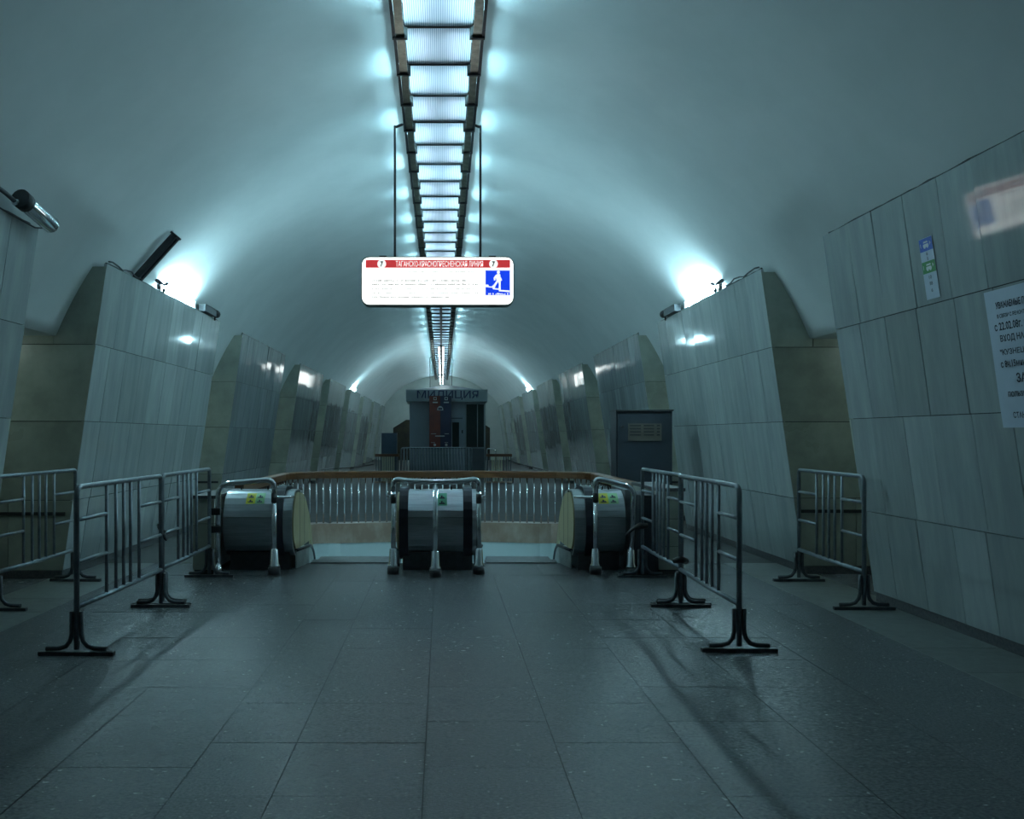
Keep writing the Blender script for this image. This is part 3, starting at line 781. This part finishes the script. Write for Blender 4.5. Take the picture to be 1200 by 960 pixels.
# ================================================================== HANGING SIGNS
def hanging_sign(yy, xc, full, label):
    E = empty('hanging_sign', (xc, yy, 2.99)); tag(E, label, 'sign', None)
    w_, z0, z1 = 1.74, 2.985, 3.54
    x0, x1 = xc-w_/2, xc+w_/2
    MB().prism(rrect(x0, x1, z0, z1, 0.09), yy, yy+0.16).build('casing', M['sign_side'], E)
    f = MB().prism(rrect(x0+0.012, x1-0.012, z0+0.012, z1-0.012, 0.08), yy-0.012, yy-0.001).build('light_face', M['sign_face'], E)
    for sx in (-0.49, 0.49):
        MB().tube([(xc+sx, yy+0.08, z1-0.01), (xc+sx, yy+0.08, 5.06)], 0.014, 8).build('rod', M['black'], E)
        MB().tube([(xc+sx, yy+0.08, 5.04), (xc+sx*0.75, yy+0.08, 5.09)], 0.016, 6).build('bracket', M['black'], E)
        for zz in (z0-0.004, z1-0.004): MB().box(xc+sx*1.27-0.04, xc+sx*1.27+0.04, yy-0.015, yy+0.02, zz, zz+0.012).build('latch', M['black'], E)
    if not full: return E
    pl = Plane2((x0, yy-0.012, z0), (1,0,0), (0,0,1), (0,-1,0))
    W, H = w_, z1-z0
    band = pl.rect(MB(), 0.05, W-0.045, H-0.13, H-0.037, 0, 0.003).build('red_band', M['sign_red'], f)
    for cx in (0.235, W-0.235):
        pl.poly(MB(), disc(cx, H-0.085, 0.049), 0, 0.0045).build('number_disc', M['sign_text'], f)
        pl.text(MB(), '7', cx-0.018, H-0.115, 0.036, 0.060, 0.006, 0.05).build('number', M['sign_ink'], f)
    pl.text(MB(), 'ТАГАНСКО-КРАСНОПРЕСНЕНСКАЯ ЛИНИЯ', 0.395, H-0.117, 0.99, 0.066, 0.005, 0.004).build('line_name', M['sign_text'], f)
    # rows of small faded lettering (too faded in the photograph to read): broken strokes
    rnd = random.Random(3)
    for (a, b_, zz, st, mt) in ((0.42, 1.30, H-0.185, 0.8, 'sign_grey'), (0.72, 1.14, H-0.225, 0.35, 'sign_grey'), (0.125, 1.20, H-0.285, 0.9, 'sign_ink'), (0.125, 1.32, H-0.328, 0.9, 'sign_ink'),
                            (0.125, 1.28, H-0.378, 0.9, 'sign_grey'), (0.125, 1.32, H-0.428, 0.9, 'sign_grey'), (0.125, 1.02, H-0.472, 1.0, 'sign_ink')):
        mb = MB(); x = a
        while x < b_:
            n_l = rnd.randint(3, 9)
            for _ in range(n_l):
                if x > b_: break
                hgt = 0.025*rnd.uniform(0.7, 1.0)
                if rnd.random() < st:
                    pl.rect(mb, x, x+0.011, zz, zz+hgt, 0, 0.001)
                    if rnd.random() < 0.6: pl.rect(mb, x, x+0.013, zz+hgt*rnd.choice((0,0.3,0.6)), zz+hgt*rnd.choice((0.7,0.85,1.0)), 0, 0.001)
                    if rnd.random() < 0.4: pl.rect(mb, x+0.008, x+0.013, zz, zz+hgt, 0, 0.001)
                x += 0.0165
            x += 0.015
        mb.build('lettering', M[mt], f)
    # blue pictogram: a person on the stairs
    bx0, bx1, bz0, bz1 = W-0.325, W-0.05, 0.115, 0.395
    pl.poly(MB(), rrect(bx0-0.005, bx1+0.012, bz0-0.008, bz1+0.012, 0.015, 3), 0, 0.0015).build('pictogram_frame', M['sign_blue'], f)
    pl.poly(MB(), rrect(bx0-0.002, bx1+0.007, bz0-0.005, bz1+0.008, 0.013, 3), 0, 0.0025).build('pictogram_margin', M['sign_text'], f)
    pg = pl.rect(MB(), bx0, bx1, bz0, bz1, 0, 0.004).build('pictogram', M['sign_blue'], f)
    U = bx1-bx0; V = bz1-bz0
    def q(pts): return [(bx0+U*a, bz0+V*c) for a, c in pts]
    fig = MB()
    pl.poly(fig, disc(bx0+0.53*U, bz0+0.93*V, 0.065*U, 14), 0.004, 0.0055)
    pl.poly(fig, q([(0.40,0.80),(0.50,0.87),(0.60,0.84),(0.63,0.56),(0.46,0.56)]), 0.004, 0.0055)
    pl.poly(fig, q([(0.42,0.82),(0.33,0.70),(0.35,0.60),(0.40,0.60),(0.41,0.69),(0.48,0.74)]), 0.004, 0.0056)
    pl.poly(fig, q([(0.56,0.82),(0.64,0.70),(0.68,0.60),(0.64,0.58),(0.59,0.66)]), 0.004, 0.0056)
    pl.poly(fig, q([(0.45,0.58),(0.53,0.56),(0.41,0.38),(0.38,0.29),(0.26,0.32),(0.27,0.37),(0.33,0.41)]), 0.004, 0.0057)
    pl.poly(fig, q([(0.52,0.60),(0.62,0.58),(0.62,0.40),(0.62,0.25),(0.54,0.25),(0.55,0.42)]), 0.004, 0.0057)
    pl.poly(fig, q([(0,0.43),(0.12,0.42),(0.12,0.36),(0.35,0.34),(0.35,0.28),(0.62,0.27),(0.62,0.21),(0.99,0.19),(0.99,0.12),(0.55,0.16),(0.55,0.22),(0.30,0.24),(0.30,0.30),(0,0.33)]), 0.004, 0.0058)
    fig.build('figure', M['sign_text'], pg)
    cap = MB(); rnd = random.Random(5); x = bx0+0.03
    while x < bx1-0.02:
        pl.rect(cap, x, x+0.012, bz0+0.004, bz0+0.024*rnd.uniform(0.6,1.1), 0.004, 0.0052); x += 0.017 if rnd.random() < 0.8 else 0.032
    cap.build('caption', M['sign_text'], pg)
    return E
hanging_sign(9.71, -0.02, True, 'illuminated white sign with red line-name band hung on two rods')
hanging_sign(38.5, -0.02, False, 'distant white sign hung on rods behind the booth roof')

# ================================================================== LEDGE LAMPS
def ledge_lamp(sd, yc, ln, label):
    x = sd*3.545
    E = empty('ledge_lamp', (x, yc, 3.2)); tag(E, label, 'lamp')
    y0, y1 = yc-ln/2, yc+ln/2
    xa, xb = sorted((sd*3.527, sd*3.62))
    MB().box(xa, xb, y0, y1, 3.2, 3.215).build('tray', M['reflector'], E)
    for yy in (y0, y1):
        xa2, xb2 = sorted((sd*3.495, sd*3.545))
        MB().box(xa2, xb2, yy-0.01, yy+0.01, 3.318, 3.42).build('added_end_plate', M['dark'], E)  # plates added to bound the lamp's glow on the vault
    nT = 2
    for i in range(nT):
        a = y0+0.05+(ln-0.1)*i/nT; b_ = y0+0.05+(ln-0.1)*(i+1)/nT-0.05
        for dx, dz in ((0.0, 0.0), (-0.05, 0.055)):
            MB().tube([(x+sd*dx, a, 3.335+dz), (x+sd*dx, b_, 3.335+dz)], 0.022, 8).build('tube', M['flood'], E)
    return E
ledge_lamp(-1, 11.45, 1.5, 'lit lamp on the pylon ledge beside the leaning dark lamp')
ledge_lamp(1, 11.45, 1.5, 'lit lamp on the pylon ledge above the dark cabinet pylon')
ledge_lamp(-1, 34.3, 1.2, 'far lit lamp on a pylon ledge above the blue box')
ledge_lamp(1, 34.3, 1.2, 'far lit lamp on a pylon ledge opposite the blue box side')
# dark lamp leaning up the vault
def along_vault(sd, y, x0, x1, off):
    return [(sd*x, y, vault_z(x)-off) for x in (x0+(x1-x0)*i/4 for i in range(5))]
E = empty('dark_lamp', (-3.5, 9.9, 3.3)); tag(E, 'dark unlit lamp housing leaning up the vault from the ledge', 'lamp')
a = Vector((-3.53, 9.95, 3.33)); b_ = Vector((-3.07, 9.95, 3.84))
d = (b_-a); ln = d.length; u = d.normalized(); nn = Vector((u.z, 0, -u.x))
def oriented(mb, a, u, v, w_, l, hv, hw, o=0):
    pts = []
    for tl in (0, l):
        for tv, tw in ((-hv,-hw),(hv,-hw),(hv,hw),(-hv,hw)):
            pts.append(a + u*tl + v*tv + w_*(tw+o))
    mb.add(pts, [(0,1,2,3),(7,6,5,4),(0,4,5,1),(1,5,6,2),(2,6,7,3),(3,7,4,0)]); return mb
oriented(MB(), a, u, Vector((0,1,0)), nn, ln, 0.07, 0.035).build('housing', M['dark'], E)
oriented(MB(), a+u*0.02, u, Vector((0,1,0)), nn, ln-0.05, 0.022, 0.012, 0.042).build('lamp_slot', M['black'], E)
oriented(MB(), a+Vector((0,-0.075,0))-nn*0.036, u, Vector((0,1,0)), nn, ln+0.02, 0.006, 0.008).build('edge_strip', M['chrome'], E)
oriented(MB(), a+Vector((0,0.075,0)), u, Vector((0,1,0)), nn, ln, 0.016, 0.03).build('edge_strip', M['foot'], E)
oriented(MB(), a+u*(ln-0.02), u, Vector((0,1,0)), nn, 0.025, 0.085, 0.045).build('end_cap', M['black'], E)
# folded dark lamps on the ledge
for sd, ya, lab in ((-1, 12.45, 'folded dark lamp on the ledge beyond the lit lamp, leaning-lamp side'), (1, 12.45, 'folded dark lamp on the ledge beyond the lit lamp, cabinet side')):
    x = sd*3.47
    E = empty('dark_lamp', (x, ya, 3.315)); tag(E, lab, 'lamp')
    MB().box(x-0.045, x+0.045, ya, ya+0.62, 3.325, 3.42).build('housing', M['foot'], E)
    MB().box(x-0.05, x+0.05, ya+0.02, ya+0.6, 3.418, 3.432).build('lid', M['dark'], E)
    MB().tube([(x-sd*0.02,ya+0.62,3.38),(x-sd*0.02,ya+0.68,3.38),(x-sd*0.02,ya+0.74,3.38),(x-sd*0.02,ya+0.8,3.38)], [0.02,0.06,0.06,0.02], 10).build('knob', M['black'], E)
    MB().tube([(x,ya+0.7,3.28),(x,ya+0.7,3.36)], 0.012, 6).build('stem', M['black'], E)
for sd, yy, lab in ((-1, 10.62, 'small bracket with two lobes at the edge of the lit lamp, leaning-lamp side'), (1, 10.62, 'small bracket with two lobes at the edge of the lit lamp, cabinet side')):
    x = sd*3.43; E = empty('bracket', (x, yy, 3.3)); tag(E, lab, 'bracket')
    MB().tube([(x,yy,3.28),(x,yy,3.38)], 0.011, 6).build('stem', M['dark'], E)
    MB().tube([(x,yy,3.38),(x+sd*0.045,yy,3.41),(x+sd*0.08,yy,3.43),(x+sd*0.11,yy,3.45)], [0.012,0.022,0.03,0.012], 8).build('lobe', M['foot'], E)
    MB().tube([(x,yy,3.38),(x-sd*0.035,yy,3.395),(x-sd*0.06,yy,3.40)], [0.01,0.022,0.012], 8).build('lobe', M['foot'], E)
    MB().tube([(x,yy-0.02,3.31),(x,yy+0.02,3.31)], 0.02, 8).build('nut', M['foot'], E)
# cable runs lying along the ledges
for sd, ys_, lab in ((-1, (8.98, 10.0), 'thin dark cable on the ledge up to the leaning dark lamp'), (1, (9.28, 10.5), 'thin dark cable on the ledge above the passage barrier')):
    pts = [(sd*(3.475+0.01*math.sin(i*2.1)), ys_[0]+(ys_[1]-ys_[0])*i/8, 3.335+0.018*math.sin(i*1.7)) for i in range(9)]
    tag(MB().tube(pts, 0.009, 6).build('cable', M['foot']), lab, 'cable')

# ================================================================== SURVEILLANCE CAMERA
E = empty('surveillance_camera', (-3.42, 6.95, 3.40)); tag(E, 'cylindrical grey surveillance camera on an arm above the pylon', 'camera')
a = Vector((-3.37, 6.90, 3.415)); b_ = Vector((-3.33, 7.36, 3.31)); t = (b_-a).normalized()
MB().tube([a, a+t*0.02, b_-t*0.02, b_], [0.062,0.072,0.072,0.062], 16).build('housing', M['chrome'], E)
MB().tube([a-t*0.02, a+t*0.07], [0.078,0.078], 16).build('hood', M['dark'], E)
MB().tube([b_-t*0.01, b_+t*0.012], 0.05, 14).build('lens', M['black'], E)
MB().tube([(-3.44,6.45,3.46),(-3.42,6.75,3.42),(-3.41,6.88,3.39)], 0.018, 8).build('arm', M['foot'], E)
MB().tube([(-3.41,6.86,3.38),(-3.385,6.95,3.40)], 0.028, 8).build('joint', M['chrome'], E)
MB().tube([(-3.5,6.5,3.34),(-3.47,6.9,3.30),(-3.43,7.25,3.27),(-3.35,7.32,3.28)], 0.006, 6).build('lead', M['foot'], E)
MB().box(-3.52,-3.42,6.40,6.50,3.30,3.49).build('mount', M['dark'], E)

# ================================================================== NOTICE AND STICKER ON THE NEAR PYLON
def wall_plane(y, z, off=0.004):
    c, v, nn = frame_on_face(1, y, z)
    return Plane2(c + nn*off, (0,-1,0), v, nn)
# paper notice
pl = wall_plane(5.64, 1.555)
PW, PH = 0.70, 0.90
no = MB()
gx = 8; gy = 10; vs = []; fs = []
rr = random.Random(11)
for d in (0.0, 0.0012):
    for j in range(gy+1):
        for i in range(gx+1):
            vs.append(pl.P(PW*i/gx, PH*j/gy, d + 0.0012*math.sin(i*1.3+j*0.8)))
nq = (gx+1)*(gy+1)
for j in range(gy):
    for i in range(gx):
        q0 = j*(gx+1)+i; fs.append((q0,q0+1,q0+gx+2,q0+gx+1)); fs.append((nq+q0,nq+q0+gx+1,nq+q0+gx+2,nq+q0+1))
no.add(vs, fs); notice = no.build('paper_notice', M['paper'])
tag(notice, 'white paper notice with dark printed lines stuck to the marble', 'notice')
lines = [('УВАЖАЕМЫЕ ПАССАЖИРЫ!', 0.10, 0.50, 0.775, 0.045), ('В СВЯЗИ С РЕМОНТОМ ЭСКАЛАТОРА', 0.10, 0.50, 0.715, 0.026), ('с 22.02.08г. по 30.04.08г.', 0.06, 0.58, 0.635, 0.052),
         ('ВХОД НА СТАНЦИЮ', 0.10, 0.50, 0.553, 0.052), ('"КУЗНЕЦКИЙ МОСТ"', 0.08, 0.54, 0.468, 0.055), ('с 8ч.15мин. до 10ч.00мин.', 0.07, 0.56, 0.385, 0.055),
         ('ЗАКРЫТ', 0.20, 0.30, 0.290, 0.062), ('ПОЛЬЗУЙТЕСЬ ВХОДОМ', 0.10, 0.50, 0.195, 0.05), ('ЧЕРЕЗ', 0.27, 0.16, 0.125, 0.045), ('СТАНЦИЮ "ЛУБЯНКА"', 0.12, 0.46, 0.055, 0.048)]
for t_, a, w_, b_, h_ in lines:
    pl.text(MB(), t_, a, b_, w_, h_, 0.0032, 0.022).build('print_line', M['ink'], notice)
# direction sticker
pl = wall_plane(6.285, 2.50)
SW, SH = 0.165, 0.445
stk = pl.rect(MB(), 0, SW, 0, SH, 0, 0.0015).build('wall_sticker', M['paper'])
tag(stk, 'narrow white sticker with blue and green blocks on the marble', 'sticker')
def train(mb, cx, cy, k):
    pl.poly(mb, [(cx-k,cy-k*0.3),(cx-k*0.7,cy-k*0.75),(cx-k*0.25,cy-k*0.75),(cx-k*0.15,cy-k*0.45),(cx+k*0.15,cy-k*0.45),(cx+k*0.25,cy-k*0.75),(cx+k*0.7,cy-k*0.75),(cx+k,cy-k*0.3),(cx+k*0.85,cy+k*0.15),(cx-k*0.85,cy+k*0.15)], 0.0022, 0.003)
    pl.poly(mb, [(cx-k*0.8,cy+k*0.35),(cx+k*0.8,cy+k*0.35),(cx+k*0.7,cy+k*0.7),(cx-k*0.7,cy+k*0.7)], 0.0022, 0.003)
for b0_, b1_, mt in ((SH-0.095, SH-0.002, 'blue_print'), (SH-0.255, SH-0.17, 'green_print')):
    bl = pl.rect(MB(), 0.002, SW-0.002, b0_, b1_, 0, 0.0022).build('colour_block', M[mt], stk)
    ic = MB(); train(ic, SW*0.5, (b0_+b1_)/2, 0.035)
    pl.rect(ic, 0.016, 0.020, b0_+0.03, b0_+0.06, 0.0022, 0.003); pl.poly(ic, [(SW-0.02,b0_+0.05),(SW-0.035,b0_+0.065),(SW-0.035,b0_+0.035)], 0.0022, 0.003)
    ic.build('icon', M['white'], bl)
dg = MB()
for t_, b_, w_ in (('6', SH-0.128, 0.02), ('1', SH-0.163, 0.008), ('10', SH-0.300, 0.034), ('88', SH-0.345, 0.036), ('6', SH-0.395, 0.02)):
    pl.text(dg, t_, SW/2-w_/2, b_, w_, 0.026, 0.002, 0.01)
dg.build('digits', M['ink'], stk)

# ================================================================== DARK CABINET
E = empty('cabinet', (2.93, 12.4, 0)); tag(E, 'tall dark blue-grey metal cabinet with louvred grille beside the escalators', 'cabinet')
cx0, cx1, cy, ch = 2.55, 3.36, 12.35, 1.86
MB().box(cx0, cx1, cy, cy+0.40, 0.04, ch).build('body', M['cabinet'], E)
MB().box(cx0+0.02, cx1-0.02, cy+0.02, cy+0.38, 0, 0.04).build('plinth', M['black'], E)
D = MB().box(cx0+0.025, cx1-0.045, cy-0.02, cy, 0.08, ch-0.045).build('door', M['cabinet'], E)
MB().box(cx0-0.01, cx1+0.015, cy-0.03, cy+0.42, ch, ch+0.02).build('top_cap', M['black'], E)
g0, g1, gz0, gz1 = cx0+0.17, cx1-0.16, 1.43, 1.68
G_ = MB().box(g0, g1, cy-0.032, cy-0.02, gz0, gz1).build('grille', M['grille'], D)
for i in range(4):
    z = gz0+0.075+i*0.045
    for a, b_ in ((g0+0.02, g0+0.18), (g0+0.22, g0+0.37), (g0+0.41, g0+0.455)):
        if i < 3: pass
        MB().box(a, b_, cy-0.036, cy-0.031, z, z+0.02).build('slot', M['black'], D)
MB().tube([(cx0+0.085,cy-0.045,1.63),(cx0+0.085,cy-0.018,1.63)], 0.02, 10).build('lock', M['black'], D)

# ================================================================== BOOTH
BY = 30.0; bs = BY/1000.0
def bx_(p): return (p-518)*bs + 0.03
def bz_(p): return 1.5 + (511-p)*bs
E = empty('booth', (bx_(524), BY, 0)); tag(E, 'grey guard booth with blue lettered fascia and dark windows', 'booth')
X0, X1 = bx_(480), bx_(569); ZT = bz_(471)
MB().box(X0+0.03, X1-0.03, BY+0.04, BY+1.9, 0.0, ZT).build('body', M['booth'], E)
MB().box(X0, bx_(503), BY, BY+0.04, 0.0, ZT).build('wall_panel', M['booth_light'], E)
MB().box(bx_(503), bx_(528), BY, BY+0.04, 0.0, ZT).build('wall_panel', M['booth'], E)
dr = MB().box(bx_(528), bx_(545), BY, BY+0.04, 0.0, ZT).build('door', M['booth_light'], E)
MB().box(bx_(529.5), bx_(541.5), BY-0.012, BY, bz_(489), bz_(473.5)).build('top_panel', M['booth_light'], dr)
MB().box(bx_(529), bx_(542), BY-0.014, BY, bz_(491), bz_(489.6)).build('ledge', M['booth_dark'], dr)
MB().box(bx_(530), bx_(538), BY-0.012, BY, bz_(524), bz_(495)).build('pane', M['glass'], dr)
MB().box(bx_(541), bx_(542.5), BY-0.03, BY, bz_(508), bz_(504)).build('handle', M['black'], dr)
MB().box(bx_(545.5), bx_(568), BY, BY+0.04, bz_(526), ZT).build('window_frame', M['booth'], E)
MB().box(bx_(546.5), bx_(559), BY-0.012, BY, bz_(524), bz_(474)).build('pane', M['glass'], E)
MB().box(bx_(560), bx_(567), BY-0.012, BY, bz_(524), bz_(474)).build('pane', M['glass'], E)
MB().box(bx_(545.5), X1, BY, BY+0.04, 0, bz_(526)).build('wall_panel', M['booth_dark'], E)
MB().box(bx_(567.5), X1, BY-0.006, BY+0.04, 0, ZT).build('corner_post', M['booth'], E)
F = MB().box(bx_(476), bx_(571), BY-0.25, BY+2.0, ZT, bz_(457)).build('fascia', M['booth'], E)
MB().box(bx_(497), bx_(544), BY-0.256, BY-0.25, ZT+0.03, bz_(457)-0.01).build('name_plate', M['booth_light'], F)
pl = Plane2((bx_(489), BY-0.258, ZT), (1,0,0), (0,0,1), (0,-1,0))
pl.text(MB(), 'МИЛИЦИЯ', 0.0, 0.06, (561-489)*bs*0.99, 0.32, 0.002, 0.006).build('lettering', M['letter'], F)
MB().add([(bx_(480),BY+0.3,bz_(457)),(bx_(568),BY+0.3,bz_(457)),(bx_(568),BY+1.8,bz_(457)),(bx_(480),BY+1.8,bz_(457)),(bx_(522),BY+0.9,bz_(457)+0.22),(bx_(526),BY+0.9,bz_(457)+0.22)],
         [(0,1,5,4),(1,2,5),(2,3,4,5),(3,0,4),(0,3,2,1)]).build('roof', M['booth_dark'], E)
# red and navy information column
CYI = 29.62; cs = CYI/1000
def cx_(p): return (p-518)*cs+0.03
def cz_(p): return 1.5+(511-p)*cs
E = empty('banner', (cx_(515.5), CYI, cz_(525))); tag(E, 'tall red and navy banner board hung on the front of the booth', 'banner')
MB().box(cx_(503), cx_(516), CYI, CYI+0.12, cz_(525), cz_(464)).build('red_panel', M['red'], E)
MB().box(cx_(516), cx_(529), CYI, CYI+0.12, cz_(525), cz_(464)).build('navy_panel', M['navy'], E)
for pp in (506, 526): MB().box(cx_(pp), cx_(pp+1), CYI+0.12, BY+0.01, cz_(520), cz_(518)).build('spacer', M['dark'], E)
pl = Plane2((cx_(503), CYI, 0), (1,0,0), (0,0,1), (0,-1,0))
pr = MB()
def pr_rect(p0, p1, q0, q1, nm='caption'):
    if nm: pl.rect(MB(), (p0-503)*cs, (p1-503)*cs, cz_(q1), cz_(q0), 0, 0.004).build(nm, M['white'], E)
    else: pl.rect(pr, (p0-503)*cs, (p1-503)*cs, cz_(q1), cz_(q0), 0, 0.004)
for a in (508, 521):   # small square icons and captions
    pr = MB(); pr_rect(a, a+0.6, 465.5, 469, 0); pr_rect(a+3, a+3.6, 465.5, 469, 0); pr_rect(a, a+3.6, 465.5, 466.1, 0); pr_rect(a, a+3.6, 468.4, 469, 0); pr.build('icon', M['white'], E)
    pr_rect(a-1, a+5, 471, 472.4)
pr = MB(); pl.poly(pr, [((p-503)*cs, cz_(q)) for p, q in ((512.2,481),(519.5,481),(519,478),(517,476),(514.5,476),(512.7,478))], 0, 0.004); pr.build('icon', M['white'], E)
pr_rect(510, 521, 510.6, 511.6)
for a, b_ in ((505,511),(521,526)): pr_rect(a, b_, 508.2, 508.8); pr_rect(a, b_-1, 518.5, 519)
for cxp in (509.5, 523): 
    pr = MB(); pl.poly(pr, [((cxp-503)*cs+0.045*math.cos(t_), cz_(521.5)+0.045*math.sin(t_)) for t_ in [2*PI*i/12 for i in range(12)]], 0, 0.004); pr.build('icon', M['white'], E)
pl.rect(MB(), (513.6-503)*cs, (518.2-503)*cs, cz_(480.3), cz_(478.0), 0.004, 0.006).build('emblem', M['navy'], E)
# barrier of close upright bars in front of the booth
FY = 25.0; fsx = FY/1000
E = empty('bar_barrier', (-0.17, FY, 0)); tag(E, 'wide barrier of close upright bars in front of the booth', 'barrier')
fx0, fx1 = (470-518)*fsx+0.03, (553-518)*fsx+0.03
pts = [(fx0,FY,0)] + corner((fx0,FY,0.5),(fx0,FY,1.15),(fx1,FY,1.15),0.08) + corner((fx0,FY,1.15),(fx1,FY,1.15),(fx1,FY,0.5),0.08) + [(fx1,FY,0)]
MB().tube(pts, 0.022, 8).build('frame', M['pipe'], E)
MB().tube([(fx0,FY,0.16),(fx1,FY,0.16)], 0.02, 8).build('bottom_rail', M['pipe'], E)
bm_ = MB().tube([(0,0,0.16),(0,0,1.15)], 0.021, 6).mesh('bar'); bm_.materials.append(M['pipe'])
nb = 24
for i in range(1, nb): inst('bar', bm_, E, Matrix.Translation((fx0+(fx1-fx0)*i/nb+0.17, 0, 0)))
for x in (fx0, fx1): MB().box(x-0.02, x+0.02, FY-0.25, FY+0.25, 0, 0.03).build('foot', M['foot'], E)
# balustrades of the second well, either side of the booth
RY = 27.2; rs = RY/1000
for pa, pb, lab in ((439.5, 468, 'short balustrade with brown rail and cream bars below the blue box'), (570, 600, 'short balustrade with brown rail and cream bars on the portal side of the booth')):
    xa, xb = (pa-518)*rs+0.03, (pb-518)*rs+0.03
    E = empty('balustrade', ((xa+xb)/2, RY, 0)); tag(E, lab, 'balustrade')
    MB().box(xa, xb, RY-0.05, RY+0.05, 0.84, 0.93).build('handrail', M['wood'], E)
    MB().box(xa, xb, RY-0.06, RY+0.06, 0, 0.06).build('curb_stone', M['pink'], E)
    nn_ = 11
    for i in range(nn_):
        x = xa+0.04+(xb-xa-0.08)*i/(nn_-1); f = i/(nn_-1)
        lite = (0.22 < f < 0.85) if pa < 500 else (0.12 < f < 0.62)
        wd = 0.024 if lite else 0.016
        MB().box(x-wd, x+wd, RY-0.012, RY+0.012, 0.06, 0.84).build('baluster', M['baluster_cream'] if lite else M['booth_dark'], E)
E = empty('guard_rail', (1.95, 31.5, 0)); tag(E, 'distant chrome guard rail behind the short balustrade', 'railing')
k_ = 31.5/1000
xa, xb = (571.5-518)*k_, (582-518)*k_
MB().tube([(xa,31.5,0)] + corner((xa,31.5,0.5),(xa,31.5,1.03),(xb,31.5,1.03),0.07) + corner((xa,31.5,1.03),(xb,31.5,1.0),(xb,31.5,0.5),0.1) + [(xb,31.5,0)], 0.025, 8).build('top_rail', M['chrome'], E)
E = empty('blue_box', ((456-518)*0.0295, 29.5, 0)); tag(E, 'plain blue-grey metal box standing beyond the short balustrade', 'box')
xa, xb = (447-518)*0.0295+0.03, (465-518)*0.0295+0.03
MB().box(xa, xb, 29.5, 29.9, 0.06, 1.5+(511-507.5)*0.0295).build('body', M['blue_box'], E)
MB().box(xa+0.02, xb-0.02, 29.485, 29.5, 0.12, 1.5+(511-508.5)*0.0295).build('door', M['blue_box'], E)
MB().box(xa+0.03, xb-0.03, 29.52, 29.88, 0, 0.06).build('plinth', M['black'], E)
# black cables hanging along the pylons
for sd, pp, lab in ((-1, [(3.55,18.6,0.30),(3.45,20.5,0.42),(3.2,23.0,0.60),(2.6,26.0,0.55),(2.15,27.1,0.60)], 'black cable slung from the pylon to the balustrade below the blue box'),
                    (1, [(3.55,19.4,0.42),(3.4,21.5,0.55),(3.1,24.0,0.50),(2.5,26.3,0.62),(2.22,27.1,0.70)], 'black cable slung from the pylon to the balustrade on the portal side')):
    P = [Vector((sd*x,y,z)) for x,y,z in pp]; o = MB().tube(P, 0.018, 6).build('cable', M['black']); tag(o, lab, 'cable')

# lettering is flat print: letters stay joined
for o in bpy.data.objects:
    if o.type == 'MESH' and o.name.split('.')[0] in ('lettering','print_line','line_name','digits','caption','figure','icon'): o['kind'] = 'stuff'
